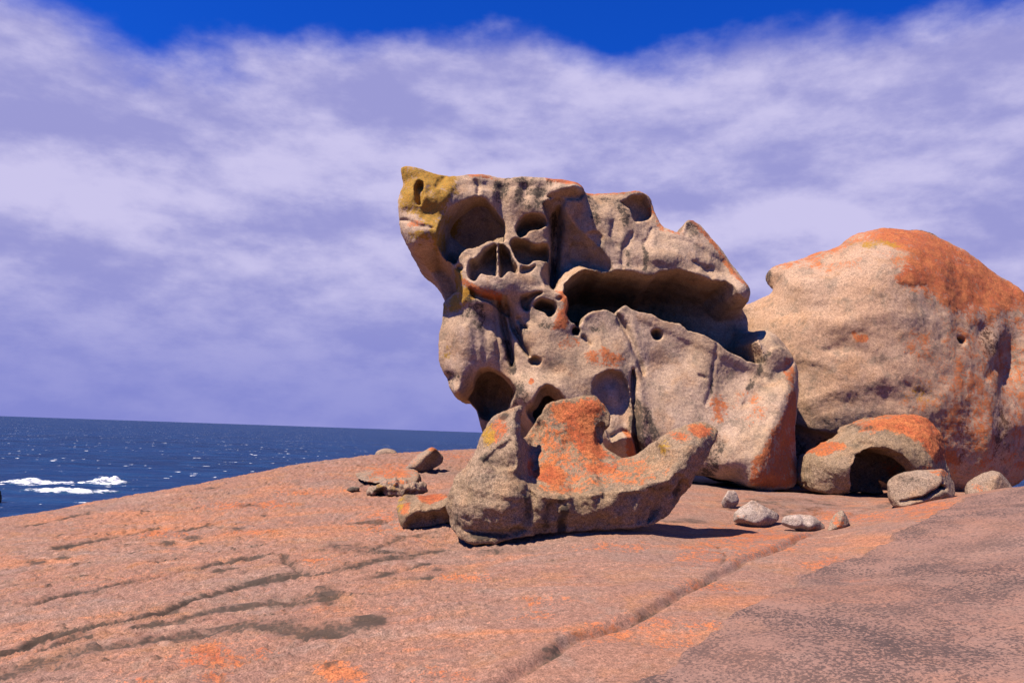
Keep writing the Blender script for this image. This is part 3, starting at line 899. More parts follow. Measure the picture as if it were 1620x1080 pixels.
# ring with its hole and the small pits round it
R.pit([(845, 479), (854, 471), (867, 473), (878, 476), (883, 484), (879, 495), (869, 500), (864, 492), (855, 489), (847, 487)], 0.55, 8)
R.pit([(821, 470), (834, 464), (848, 459), (862, 460), (846, 470), (841, 478), (838, 493), (826, 490)], 0.26, 9)
R.dome(868, 488, 24, 24, 0.10); R.groove([(818, 500), (826, 514), (834, 520)], 4, 0.12); R.dome(835, 503, 20, 14, 0.06); R.groove([(880, 458), (892, 462), (896, 468)], 3, 0.07); R.ell(886, 471, 5, 4, 0.08)
R.groove([(921, 530), (930, 540), (937, 545)], 4, 0.10)
# arches under the column
R.pit([(741, 629), (749, 619), (751, 598), (758, 583), (770, 580), (788, 586), (803, 598), (817, 613), (811, 632), (806, 645), (795, 660), (780, 700), (770, 730), (730, 730), (720, 640)], 0, 18, to=13.75)
R.pit([(831, 650), (843, 637), (847, 623), (854, 614), (867, 607), (878, 612), (888, 622), (896, 632), (892, 655), (875, 690), (849, 676)], 0.7, 22)
R.pit([(806, 652), (826, 652), (849, 680), (860, 730), (790, 740)], 0.5, 30)
# niche and the folds of the lower wall
R.pit([(936, 616), (937, 602), (944, 592), (962, 585), (974, 586), (985, 591), (993, 604), (998, 618), (1001, 640), (1001, 690), (985, 690), (965, 700), (948, 660)], 0.26, 14)
R.dome(968, 622, 20, 26, -0.12); R.dome(968, 680, 16, 30, -0.14)
R.groove([(1003, 583), (1003, 610), (1006, 650), (1007, 690), (1014, 725)], 5, 0.20)
R.step([(974, 495), (986, 512), (1000, 540), (1010, 565), (1016, 582), (1012, 600), (1060, 590), (1060, 540), (1010, 480)], 0.0, 10)
R.groove([(975, 496), (988, 514), (1001, 540), (1012, 568), (1020, 592)], 6, 0.14)
R.ell(1040, 528, 10, 10, 0.30); R.dome(1045, 580, 40, 34, 0.12); R.dome(1085, 560, 34, 30, 0.06)
R.groove([(1134, 542), (1135, 556), (1129, 578), (1127, 600), (1124, 622), (1117, 640)], 4, 0.03)
R.dome(1115, 590, 24, 60, -0.08); R.groove([(1105, 593), (1116, 599)], 3, 0.05); R.groove([(1255, 572), (1215, 610), (1180, 640)], 10, 0.06)
R.groove([(1010, 715), (1005, 690), (992, 680), (968, 690)], 3, 0.07); R.groove([(996, 680), (997, 730)], 2, 0.05)
# pocket behind the right shoulder
R.pit([(1198, 526), (1213, 522), (1231, 534), (1247, 552), (1232, 550), (1222, 553), (1216, 566), (1211, 566), (1203, 545)], 0.05, 8)
R.groove([(1210, 600), (1200, 570)], 8, 0.05)
# lichen and stains
R.area('yellow', [(630, 258), (670, 262), (720, 276), (722, 300), (706, 330), (695, 352), (690, 360), (672, 352), (650, 338), (632, 330), (636, 300)], 10, 0.85)
R.blob('yellow', 690, 365, 12, 26, 0.75); R.streak('yellow', [(722, 430), (727, 455), (745, 468)], 9, 0.9); R.blob('yellow', 722, 478, 24, 18, 0.85); R.blob('yellow', 708, 560, 10, 18, 0.55); R.blob('yellow', 660, 372, 24, 12, 0.55); R.blob('yellow', 700, 490, 12, 12, 0.7)
R.blob('orange', 660, 352, 20, 8, 0.55); R.streak('orange', [(730, 445), (760, 462), (790, 467)], 7, 0.7); R.blob('orange', 740, 460, 22, 8, 0.6)
R.streak('orange', [(745, 276), (790, 280)], 8, 0.45); R.streak('orange', [(870, 282), (900, 287), (924, 296)], 9, 0.85); R.streak('orange', [(927, 303), (1020, 302)], 4, 0.55); R.streak('orange', [(1030, 330), (1048, 360), (1080, 368)], 8, 0.5); R.streak('orange', [(1095, 350), (1130, 385), (1180, 452)], 7, 0.6)
R.area('orange', [(880, 455), (900, 457), (904, 500), (895, 520), (872, 522), (880, 500), (890, 480)], 5, 0.85); R.blob('orange', 955, 565, 36, 22, 0.6); R.blob('orange', 900, 540, 26, 16, 0.42); R.blob('orange', 839, 602, 5, 6, 1.0)
R.area('orange', [(1262, 612), (1248, 620), (1242, 648), (1228, 674), (1213, 692), (1210, 708), (1202, 721), (1188, 729), (1186, 765), (1225, 772), (1262, 765)], 6, 0.68)
R.blob('orange', 1250, 590, 14, 34, 0.62); R.blob('orange', 1137, 645, 20, 26, 0.62); R.blob('orange', 1120, 690, 30, 20, 0.4); R.area('orange', [(990, 680), (1010, 690), (1016, 730), (990, 730)], 5, 0.75); R.blob('orange', 1190, 650, 30, 40, 0.3)
R.streak('stain', [(1006, 640), (1010, 690), (1022, 725)], 12, 0.70); R.streak('stain', [(1018, 650), (1030, 690)], 14, 0.45); R.blob('stain', 1125, 735, 14, 34, 0.45); R.streak('stain', [(1020, 385), (1020, 425)], 5, 0.62); R.streak('stain', [(992, 395), (994, 420)], 4, 0.5); R.streak('stain', [(940, 315), (942, 350)], 10, 0.45)
R.streak('stain', [(1215, 560), (1200, 590), (1185, 612)], 6, 0.55); R.blob('stain', 825, 520, 14, 10, 0.45); R.blob('stain', 868, 515, 20, 6, 0.45); R.blob('stain', 820, 625, 16, 26, 0.45); R.streak('stain', [(800, 540), (810, 585)], 8, 0.5); R.blob('stain', 750, 500, 20, 40, 0.28)
R.streak('stain', [(800, 285), (880, 290)], 12, 0.42); R.blob('stain', 990, 340, 10, 24, 0.4); R.blob('stain', 1095, 362, 14, 20, 0.55); R.blob('stain', 1120, 425, 30, 12, 0.3); R.blob('stain', 840, 320, 30, 14, 0.35)
R.blob('stain', 790, 300, 14, 24, 0.55); R.blob('stain', 850, 300, 26, 12, 0.6); R.blob('stain', 820, 305, 10, 24, 0.55); R.blob('stain', 985, 330, 8, 26, 0.5); R.streak('stain', [(935, 312), (980, 318)], 8, 0.4); R.blob('stain', 748, 490, 18, 30, 0.45); R.blob('stain', 712, 596, 16, 12, 0.5); R.streak('stain', [(880, 330), (878, 450)], 8, 0.5); R.blob('stain', 945, 515, 14, 16, 0.35); R.blob('stain', 1130, 700, 18, 30, 0.4); R.streak('stain', [(1128, 580), (1126, 620)], 4, 0.5)
R.carve(747, 355, 13.75, 0.75, 0.65, 0.62); R.carve(778, 622, 13.6, 0.40, 0.75, 0.48); R.carve(866, 640, 13.2, 0.36, 0.45, 0.40)
R.build('hollowed_rock', M_MAIN, 'tall leaning granite rock hollowed into dark caves with yellow lichen on its crest', 'rock', rough=0.012, rough_scale=3.0, fine=0.005, k=0.028)

# ---- the bowl-shaped shell lying in front of it
FRONT_OUT = [
    (707, 806, 8.75), (710, 780, 8.75), (722, 755, 8.75), (735, 737, 8.75), (752, 717, 8.8), (761, 690, 8.9), (775, 662, 9.0), (798, 648, 9.1), (829, 638, 9.15),
    (823, 664, 9.25), (827, 690, 9.35), (834, 692, 9.4), (850, 665, 9.45), (868, 635, 9.5), (890, 632, 9.5), (920, 628, 9.5), (941, 624, 9.5), (953, 635, 9.5), (965, 650, 9.5), (965, 670, 9.45), (958, 685, 9.4), (957, 706, 9.35), (966, 716, 9.3), (983, 726, 9.25), (1000, 722, 9.2), (1016, 717, 9.15), (1034, 700, 9.05),
    (1045, 690, 9.0), (1061, 681, 9.05), (1085, 673, 9.1), (1107, 667, 9.15), (1135, 676, 9.1), (1133, 696, 9.0), (1118, 723, 8.9), (1097, 762, 8.85), (1076, 796, 8.85), (1055, 819, 8.72), (1036, 831, 8.6), (1004, 838, 8.55), (950, 841, 8.55), (900, 842, 8.52), (860, 845, 8.5),
    (820, 852, 8.5), (780, 860, 8.5), (745, 862, 8.52), (725, 850, 8.6), (713, 832, 8.75),
]
FRONT_REL = [
    (770, 790, 8.36), (800, 825, 8.36), (760, 840, 8.45), (730, 800, 8.45), (850, 815, 8.36), (930, 815, 8.36), (1000, 802, 8.37), (1040, 790, 8.45), (900, 830, 8.40), (830, 790, 8.38), (740, 770, 8.52),
    (758, 727, 8.56), (785, 708, 8.56), (812, 689, 8.60), (820, 750, 8.46), (832, 767, 8.42), (859, 784, 8.40), (882, 788, 8.40), (900, 786, 8.40), (940, 782, 8.40), (978, 777, 8.40), (1009, 774, 8.41), (1024, 762, 8.44), (1055, 759, 8.42), (1071, 743, 8.5),
    (770, 700, 8.70), (800, 665, 8.85), (780, 685, 8.75), (818, 660, 8.9), (820, 675, 8.75), (821, 692, 8.64), (823, 715, 8.6), (824, 735, 8.54), (826, 650, 9.05), (832, 697, 9.3), (836, 715, 9.2), (839, 740, 9.0), (790, 745, 8.46), (770, 755, 8.44),
    (850, 760, 8.75), (860, 730, 9.05), (845, 720, 9.2), (900, 755, 8.88), (935, 745, 8.9), (970, 745, 8.95), (1005, 755, 8.7), (1020, 735, 9.0), (960, 765, 8.75), (905, 772, 8.72), (1040, 735, 8.8), (1040, 715, 8.95),
    (870, 690, 9.3), (900, 705, 9.25), (930, 705, 9.25), (895, 660, 9.4), (925, 660, 9.4), (940, 640, 9.42),
    (1090, 690, 8.75), (1065, 700, 8.72), (1110, 690, 8.8), (1100, 720, 8.6), (1075, 760, 8.55), (1048, 696, 8.85), (1060, 735, 8.6),
]
R = Rock(FRONT_OUT, FRONT_REL, 0.0145, thick=0.75, back_r=0.35, warp=0.012, seed=7.0, lam=0.0005, mind=0.14)
R.scallop([(715, 760), (850, 790), (1060, 765), (1085, 770), (1030, 835), (900, 845), (740, 855)], 24, 0.055, 9, 1.0); R.ell(952, 688, 12, 22, 0.14, -0.1); R.pit([(760, 733), (770, 722), (790, 706), (810, 692), (816, 700), (818, 742), (800, 746), (780, 743)], 0.09, 10); R.pit([(834, 772), (859, 787), (882, 791), (900, 789), (940, 785), (978, 780), (1009, 777), (1024, 765), (1055, 762), (1071, 746), (1090, 760), (1100, 800), (1050, 870), (900, 880), (850, 880), (842, 840), (842, 805)], 0.075, 11); R.dome(930, 800, 20, 18, -0.05); R.dome(1010, 812, 14, 18, -0.05); R.dome(975, 822, 12, 12, -0.04); R.dome(860, 825, 16, 14, -0.05); R.dome(875, 815, 16, 22, 0.10); R.dome(892, 830, 10, 14, 0.10); R.groove([(834, 772), (842, 790), (838, 812), (830, 830)], 9, 0.05); R.groove([(775, 735), (800, 750), (825, 770), (838, 780)], 9, 0.035); R.dome(985, 800, 14, 12, 0.07); R.groove([(1035, 775), (1025, 800), (1012, 825)], 8, 0.07)
R.groove([(1060, 770), (1045, 800), (1030, 825)], 7, 0.08); R.dome(925, 805, 16, 12, 0.07); R.dome(790, 800, 26, 22, -0.08); R.groove([(735, 838), (790, 846), (830, 838)], 6, 0.06); R.ell(1058, 700, 14, 8, 0.10, -0.5); R.groove([(1075, 690), (1090, 700)], 4, 0.06)
R.dome(955, 825, 18, 10, 0.07); R.groove([(1078, 760), (1070, 785)], 5, 0.06); R.dome(850, 800, 14, 16, -0.05); R.dome(870, 740, 34, 22, 0.05); R.groove([(1000, 690), (1000, 691)], 2, 0.0)
R.area('orange', [(868, 640), (940, 630), (955, 645), (940, 665), (945, 690), (955, 712), (975, 725), (940, 728), (915, 715), (895, 690), (890, 670), (880, 668)], 10, 0.95)
R.area('orange', [(835, 700), (865, 690), (900, 700), (890, 720), (850, 715)], 14, 0.5); R.area('orange', [(842, 745), (860, 733), (885, 738), (898, 755), (893, 768), (868, 766), (848, 758)], 4, 1.0); R.area('orange', [(920, 735), (960, 728), (985, 735), (975, 750), (935, 752)], 8, 0.8)
R.area('orange', [(835, 700), (868, 640), (950, 640), (960, 715), (1040, 720), (1050, 750), (1000, 770), (900, 780), (850, 770)], 20, 0.40); R.blob('orange', 790, 680, 20, 26, 0.62); R.blob('orange', 1110, 682, 24, 14, 0.95); R.blob('orange', 1075, 690, 20, 10, 0.6); R.blob('orange', 890, 772, 40, 8, 0.5); R.blob('orange', 840, 740, 8, 24, 0.6); R.blob('orange', 1000, 755, 40, 14, 0.35); R.blob('orange', 930, 634, 40, 8, 0.5)
R.blob('yellow', 772, 690, 12, 26, 0.5); R.blob('yellow', 1052, 708, 10, 14, 0.4); R.blob('stain', 800, 660, 16, 8, 0.35)
R.blob('stain', 775, 722, 24, 14, 0.35); R.streak('stain', [(888, 792), (892, 838)], 9, 0.75); R.streak('stain', [(832, 790), (838, 815)], 8, 0.55); R.streak('stain', [(870, 800), (865, 838)], 8, 0.4); R.blob('stain', 1040, 770, 24, 8, 0.45); R.blob('stain', 1075, 775, 12, 20, 0.5); R.blob('stain', 770, 848, 40, 7, 0.5); R.blob('stain', 722, 822, 8, 14, 0.5)
R.build('bowl_rock', M_FRONT, 'broken bowl-shaped granite shell with bright orange lichen inside', 'rock', rough=0.020, rough_scale=5.5, fine=0.007, k=0.02)

# ---- the big rounded boulder on the right
BIG_OUT = [
    (1150, 640, 15.6), (1160, 500, 15.6), (1174, 482, 15.4), (1198, 473, 15.4), (1216, 466, 15.3), (1221, 452, 15.3), (1216, 437, 15.3), (1217, 425, 15.3), (1230, 416, 15.3), (1273, 408, 15.3), (1292, 396, 15.3), (1314, 391, 15.3), (1337, 382, 15.3), (1353, 369, 15.3), (1381, 361, 15.3), (1406, 358, 15.3),
    (1448, 361, 15.4), (1476, 366, 15.4), (1498, 377, 15.4), (1528, 393, 15.4), (1559, 415, 15.4), (1587, 436, 15.4), (1620, 456, 15.4), (1670, 500, 15.5), (1710, 560, 15.6), (1720, 620, 15.6), (1690, 680, 15.4), (1665, 735, 15.2), (1628, 760, 15.1), (1590, 778, 15.0), (1540, 790, 14.9), (1440, 792, 14.8), (1330, 785, 14.9), (1230, 780, 15.2), (1160, 770, 15.5),
]
BIG_REL = [
    (1400, 560, 13.8), (1330, 540, 14.0), (1300, 610, 14.0), (1300, 460, 14.3), (1250, 450, 14.65), (1240, 520, 14.5), (1400, 430, 14.05), (1450, 500, 13.9), (1500, 450, 14.4), (1500, 560, 14.0), (1550, 480, 14.6), (1540, 600, 14.05), (1450, 640, 13.8), (1380, 650, 13.9), (1500, 680, 14.0),
    (1590, 680, 14.22), (1600, 600, 14.45), (1640, 560, 14.75), (1450, 740, 14.2), (1330, 700, 14.2), (1290, 740, 14.5), (1400, 390, 14.5), (1350, 400, 14.6), (1560, 740, 14.25), (1610, 480, 15.0), (1200, 620, 14.9), (1470, 400, 14.6),
]
R = Rock(BIG_OUT, BIG_REL, 0.036, thick=3.6, back_r=1.2, warp=0.03, seed=12.0, lam=0.01, mind=0.3)
R.pit([(1240, 668), (1262, 671), (1287, 682), (1327, 687), (1347, 680), (1380, 690), (1390, 800), (1240, 800)], 0.30, 22)
R.dome(1608, 575, 34, 62, 0.34, -0.25); R.groove([(1564, 600), (1585, 572), (1602, 535)], 9, 0.05)
R.dome(1565, 522, 30, 18, 0.09, 0.5); R.ell(1525, 538, 7, 5, 0.25); R.groove([(1310, 553), (1340, 545), (1370, 560), (1400, 580), (1440, 610), (1480, 630)], 9, 0.045); R.groove([(1220, 500), (1270, 488), (1320, 490), (1340, 500)], 12, 0.05)
R.groove([(1360, 478), (1368, 484)], 3, 0.03); R.groove([(1428, 448), (1440, 453), (1470, 451)], 3, 0.03); R.groove([(1345, 535), (1362, 522), (1378, 536)], 3, 0.02); R.groove([(1435, 555), (1465, 567)], 3, 0.02); R.dome(1330, 515, 60, 34, -0.07); R.dome(1400, 600, 70, 24, -0.05)
R.ell(1250, 600, 60, 30, 0.08); R.groove([(1225, 420), (1222, 436), (1228, 452)], 5, 0.10); R.dome(1565, 690, 14, 60, -0.03); R.groove([(1540, 650), (1545, 700), (1540, 760)], 12, 0.03); R.groove([(1590, 650), (1580, 720)], 10, 0.03)
R.area('orange', [(1380, 355), (1450, 358), (1500, 376), (1620, 455), (1640, 480), (1600, 500), (1570, 495), (1520, 505), (1480, 470), (1430, 450), (1420, 420), (1440, 400), (1400, 385), (1360, 385)], 26, 0.85)
R.area('orange', [(1430, 415), (1470, 425), (1480, 452), (1425, 450), (1418, 435)], 8, 0.95); R.blob('orange', 1365, 535, 12, 8, 0.85); R.blob('orange', 1352, 527, 6, 4, 0.8); R.blob('orange', 1540, 640, 60, 120, 0.50); R.blob('orange', 1500, 700, 40, 70, 0.52); R.blob('orange', 1460, 545, 40, 30, 0.4); R.streak('orange', [(1235, 415), (1300, 400), (1360, 370), (1420, 360)], 16, 0.5); R.blob('orange', 1460, 620, 40, 40, 0.4); R.blob('orange', 1590, 560, 40, 60, 0.5)
R.blob('yellow', 1390, 385, 40, 14, 0.40); R.blob('yellow', 1460, 620, 30, 20, 0.35)
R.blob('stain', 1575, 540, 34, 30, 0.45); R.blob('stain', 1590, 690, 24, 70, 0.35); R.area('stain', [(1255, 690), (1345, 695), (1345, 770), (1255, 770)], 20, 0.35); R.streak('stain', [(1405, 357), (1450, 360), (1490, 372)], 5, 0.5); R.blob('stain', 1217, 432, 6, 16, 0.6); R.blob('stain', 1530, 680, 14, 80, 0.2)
R.area('orange', [(1350, 380), (1450, 420), (1500, 520), (1480, 600), (1480, 700), (1520, 780), (1620, 780), (1650, 500), (1500, 360)], 60, 0.40); R.blob('orange', 1320, 420, 60, 20, 0.28)
R.scallop([(1230, 430), (1380, 375), (1480, 400), (1520, 600), (1480, 660), (1300, 660), (1230, 600)], 90, 0.07, 11, 0.6, 30); R.scallop([(1500, 420), (1640, 480), (1660, 620), (1600, 760), (1500, 760), (1490, 600)], 60, 0.07, 12, 1.3, 30)
R.build('rounded_boulder', M_BIG, 'huge rounded tan boulder with an orange lichen crown', 'boulder', rough=0.026, rough_scale=2.2, fine=0.010, k=0.16)

# ---- arched rock at the foot of the big boulder
ARCH_OUT = [(1283, 735, 12.5), (1295, 718, 12.5), (1327, 703, 12.5), (1347, 687, 12.55), (1360, 672, 12.6), (1387, 662, 12.6), (1420, 657, 12.65), (1453, 655, 12.65), (1473, 664, 12.65), (1487, 680, 12.6), (1495, 700, 12.6), (1498, 723, 12.55), (1504, 747, 12.5), (1506, 775, 12.45), (1460, 790, 12.4), (1413, 789, 12.4), (1373, 783, 12.4), (1313, 781, 12.4), (1292, 778, 12.45), (1283, 760, 12.5)]
ARCH_REL = [(1320, 740, 12.15), (1340, 720, 12.15), (1300, 750, 12.35), (1370, 700, 12.2), (1400, 690, 12.15), (1440, 700, 12.1), (1470, 720, 12.1), (1475, 750, 12.15), (1420, 675, 12.4), (1455, 675, 12.35), (1485, 710, 12.3), (1360, 690, 12.3)]
R = Rock(ARCH_OUT, ARCH_REL, 0.02, thick=1.0, back_r=0.4, warp=0.02, seed=17.0, lam=0.001, mind=0.75)
R.shell = 0.3
R.pit([(1347, 762), (1347, 743), (1357, 720), (1370, 712), (1395, 709), (1411, 712), (1430, 723), (1447, 743), (1452, 758), (1445, 800), (1350, 800)], 0, 12, to=13.3)
R.carve(1405, 752, 12.85, 0.62, 0.55, 0.42)
R.groove([(1350, 690), (1360, 705), (1352, 720)], 6, 0.06); R.dome(1375, 695, 16, 10, -0.05)
R.area('orange', [(1347, 685), (1362, 670), (1420, 655), (1455, 652), (1478, 664), (1492, 690), (1500, 725), (1480, 735), (1460, 705), (1435, 688), (1400, 678), (1365, 682)], 8, 0.95); R.streak('orange', [(1297, 716), (1330, 702)], 6, 0.7); R.blob('stain', 1365, 675, 16, 8, 0.4); R.blob('orange', 1470, 745, 20, 16, 0.4)
R.build('arched_rock', M_FRONT, 'low arched rock with a dark hollow below and orange lichen across its top', 'rock', rough=0.025, rough_scale=4.0, fine=0.008, k=0.05)

# ---- loose stones


def stone(name, outline, depth, bulge, thick, mat, label, cat, h, rel=(), rough=0.007, rs=5.0, k=0.04, masks=(), ops=None, seed=1.0, back_r=0.25, cuts=8, rest=0.02, mind=0.05):
    out = [q if len(q) == 3 else (q[0], q[1], depth) for q in outline]
    if cuts:
        mx = sum(q[0] for q in out) / len(out); my = sum(q[1] for q in out) / len(out)
        out = [(mx + 1.13 * (q[0] - mx), my + 1.13 * (q[1] - my), q[2]) for q in out]
    r = Rock(out, [(a, b, depth - c * bulge) for a, b, c in rel], h, thick=thick, back_r=back_r, warp=0.012, seed=seed, lam=0.0005, mind=mind)
    if not rel:
        din = np.maximum(-r.out, 0)
        r.yf = r.yf - bulge * np.sqrt(1 - (1 - np.clip(din / (din.max() + 1e-9), 0, 1)) ** 2)
    if ops:
        ops(r)
    for q in masks:
        r.blob(*q)
    o = r.build(name, mat, label, cat, rough=rough, rough_scale=rs, fine=0.004, k=k, cuts=cuts)
    if rest is not None:
        co = np.empty(len(o.data.vertices) * 3); o.data.vertices.foreach_get('co', co)
        co = co.reshape(-1, 3) + np.array(o.location)
        cl = co[:, 2] - ground_z(co[:, 0], co[:, 1])
        o.location.z += float(np.clip(-rest - np.percentile(cl, 4), -0.25, 0.25))
    return o


stone('boulder', [(637, 737), (643, 729), (656, 714), (672, 704), (684, 698), (694, 702), (700, 711), (705, 719), (703, 728), (697, 735), (681, 743), (665, 750), (655, 748), (643, 742)], 14.3, 0.30, 0.5, M_STONE,
      'smooth oval boulder leaning up behind the cracked flat slab on the seaward rise', 'boulder', 0.02,
      rel=[(650, 735, 0.9), (662, 728, 1.1), (675, 716, 1.0), (686, 706, 0.7), (668, 740, 0.7), (680, 730, 0.3), (690, 722, 0.2), (698, 716, 0.05)], masks=[('orange', 686, 702, 12, 8, 0.6), ('orange', 655, 722, 14, 10, 0.35)], k=0.08, cuts=0, seed=3.0)
stone('flat_slab', [(555, 743, 13.08), (566, 741, 13.38), (593, 738, 13.58), (624, 737, 13.63), (650, 738, 13.58), (661, 743, 13.28), (663, 750, 13.08), (659, 758, 12.88), (647, 757, 12.78), (609, 757, 12.68), (593, 760, 12.63), (587, 761, 12.63), (568, 755, 12.78), (561, 749, 12.93)], 12.98, 0.1, 0.35, M_STONE,
      'thin flat granite slab lying tilted against the oval boulder', 'rock', 0.018,
      rel=[(600, 745, -4.0), (630, 745, -4.0), (650, 746, -3.0), (580, 748, -1.5), (610, 752, 0.0), (645, 752, 0.5)], masks=[('orange', 620, 742, 50, 8, 0.6), ('orange', 585, 750, 16, 8, 0.3)], k=0.03, rough=0.012, cuts=0, mind=0.45, rest=0.0, seed=4.0)
stone('flaky_rock', [(583, 772), (596, 760), (612, 754), (631, 753), (650, 755), (665, 761), (674, 768), (665, 777), (653, 779), (631, 776), (609, 774), (593, 777)], 12.2, 0.20, 0.5, M_STONE,
      'low crumbling heap of brown rock flakes before the flat slab', 'rock', 0.016,
      rough=0.085, rs=7.0, masks=[('orange', 630, 758, 26, 6, 0.5), ('stain', 610, 770, 30, 6, 0.5), ('stain', 650, 772, 16, 6, 0.55), ('yellow', 620, 765, 40, 8, 0.4)], k=0.03, cuts=0, seed=5.0)
stone('rock_flake', [(546, 769), (558, 763), (572, 765), (567, 771), (555, 772)], 12.4, 0.10, 0.25, M_STONE,
      'small dark flake of rock alone on the slope beside the crumbling heap', 'stone', 0.012, masks=[('stain', 558, 768, 16, 6, 0.6)], k=0.02, seed=6.0)
stone('boulder', [(590, 722), (592, 715), (599, 711), (610, 708), (620, 710), (628, 714), (634, 722)], 18.6, 0.3, 0.5, M_STONE,
      'pale boulder top just showing over the crest against the sea', 'boulder', 0.03, k=0.08, rest=None, seed=8.0)


def shard_ops(r):
    # hollow behind the front lip
    r.area('orange', [(660, 780), (700, 780), (712, 777), (700, 790), (680, 797), (664, 794)], 3, 1.0)
    r.blob('orange', 640, 800, 12, 12, 0.6); r.blob('yellow', 632, 796, 8, 14, 0.5); r.blob('stain', 650, 786, 12, 6, 0.35)


stone('curved_shard', [(627, 800, 9.6), (629, 789, 9.75), (640, 782, 9.9), (656, 783, 9.95), (661, 781, 10.0), (687, 781, 10.0), (712, 777, 9.9), (722, 800, 9.6), (718, 825, 9.5), (705, 825, 9.4), (672, 833, 9.35), (650, 836, 9.35), (634, 832, 9.4), (631, 822, 9.45)], 9.4, 1.0, 0.30, M_FRONT,
      'curved shard of rock, cupped and orange inside, leaning on the bowl-shaped shell', 'rock', 0.012,
      rel=[(640, 824, 0.12), (646, 813, 0.14), (655, 804, 0.12), (664, 797, 0.10), (680, 799, 0.10), (695, 793, 0.05), (708, 785, 0.0), (672, 789, -0.32), (690, 787, -0.35), (676, 793, -0.15), (655, 790, -0.25), (645, 795, -0.15), (665, 815, 0.02), (690, 812, 0.0), (680, 825, 0.0), (650, 825, 0.03)],
      k=0.02, rough=0.012, ops=shard_ops, cuts=0, mind=0.30, seed=9.0)
stone('pale_stone', [(1141, 774), (1159, 772), (1171, 777), (1172, 786), (1162, 800), (1146, 799), (1141, 784)], 10.9, 0.12, 0.25, M_PALE,
      'small pale stone beside the tall hollowed rock', 'stone', 0.012, rel=[(1150, 780, 1.0), (1163, 780, 0.9), (1155, 792, 0.7)], k=0.012, seed=10.0)
stone('wedge_stone', [(1154, 808), (1162, 798), (1177, 786), (1193, 787), (1211, 799), (1234, 808), (1233, 813), (1214, 823), (1193, 830), (1175, 824), (1157, 815)], 10.2, 0.22, 0.35, M_PALE,
      'pointed wedge-shaped stone between the pale stone and the flat-topped stone', 'stone', 0.013, rel=[(1180, 800, 0.4), (1190, 815, 1.0), (1170, 812, 0.8), (1212, 812, 0.6), (1195, 795, 0.2)], k=0.012, seed=11.0, masks=[('orange', 1170, 815, 14, 8, 0.3)])
stone('flat_stone', [(1220, 817), (1245, 815), (1268, 812), (1281, 815), (1299, 827), (1302, 836), (1284, 841), (1263, 837), (1242, 832), (1224, 825)], 9.9, 0.2, 0.35, M_PALE,
      'flat-topped pale stone at the end of the long joint', 'stone', 0.012, rel=[(1240, 822, 0.5), (1262, 826, 1.0), (1284, 832, 0.9), (1270, 818, 0.2)], k=0.012, seed=14.0, masks=[('orange', 1290, 835, 12, 5, 0.4)])
stone('upright_stone', [(1302, 840), (1313, 827), (1327, 808), (1338, 805), (1343, 813), (1342, 824), (1333, 832), (1313, 839)], 9.75, 0.12, 0.22, M_STONE,
      'narrow reddish stone tipped up beside the flat-topped stone', 'stone', 0.011, k=0.012, seed=15.0, masks=[('orange', 1325, 822, 14, 14, 0.45)])


def split_ops(r):
    r.groove([(1418, 800), (1440, 793), (1465, 782), (1474, 776), (1490, 777), (1520, 776)], 2.5, 0.16, taper=False)
    r.groove([(1470, 778), (1478, 768), (1488, 770)], 2.5, 0.12)
    r.ell(1478, 778, 6, 4, 0.15)


stone('split_boulder', [(1413, 768), (1427, 757), (1450, 752), (1467, 753), (1487, 750), (1507, 754), (1520, 767), (1527, 780), (1500, 795), (1465, 806), (1420, 810), (1414, 792)], 10.8, 0.32, 0.6, M_STONE,
      'boulder split by a dark crack, lying at the edge of the right-hand sheet', 'boulder', 0.016, k=0.06, cuts=3, seed=16.0, ops=split_ops, masks=[('orange', 1490, 755, 30, 7, 0.5), ('stain', 1430, 765, 14, 8, 0.3)])
stone('boulder', [(1532, 790), (1534, 768), (1540, 756), (1557, 747), (1573, 747), (1590, 757), (1598, 768), (1600, 790)], 11.7, 0.3, 0.5, M_STONE,
      'small round boulder next to the split boulder', 'boulder', 0.02, k=0.08, seed=18.0, masks=[('orange', 1545, 772, 12, 10, 0.35)])

# ------------------------------------------------------------------ sea


def sea_point(px, py, z=SEA_Z):
    d = ray(px, py)
    t = (z - CAM_Z) / d[2]
    return np.array([d[0] * t, d[1] * t])


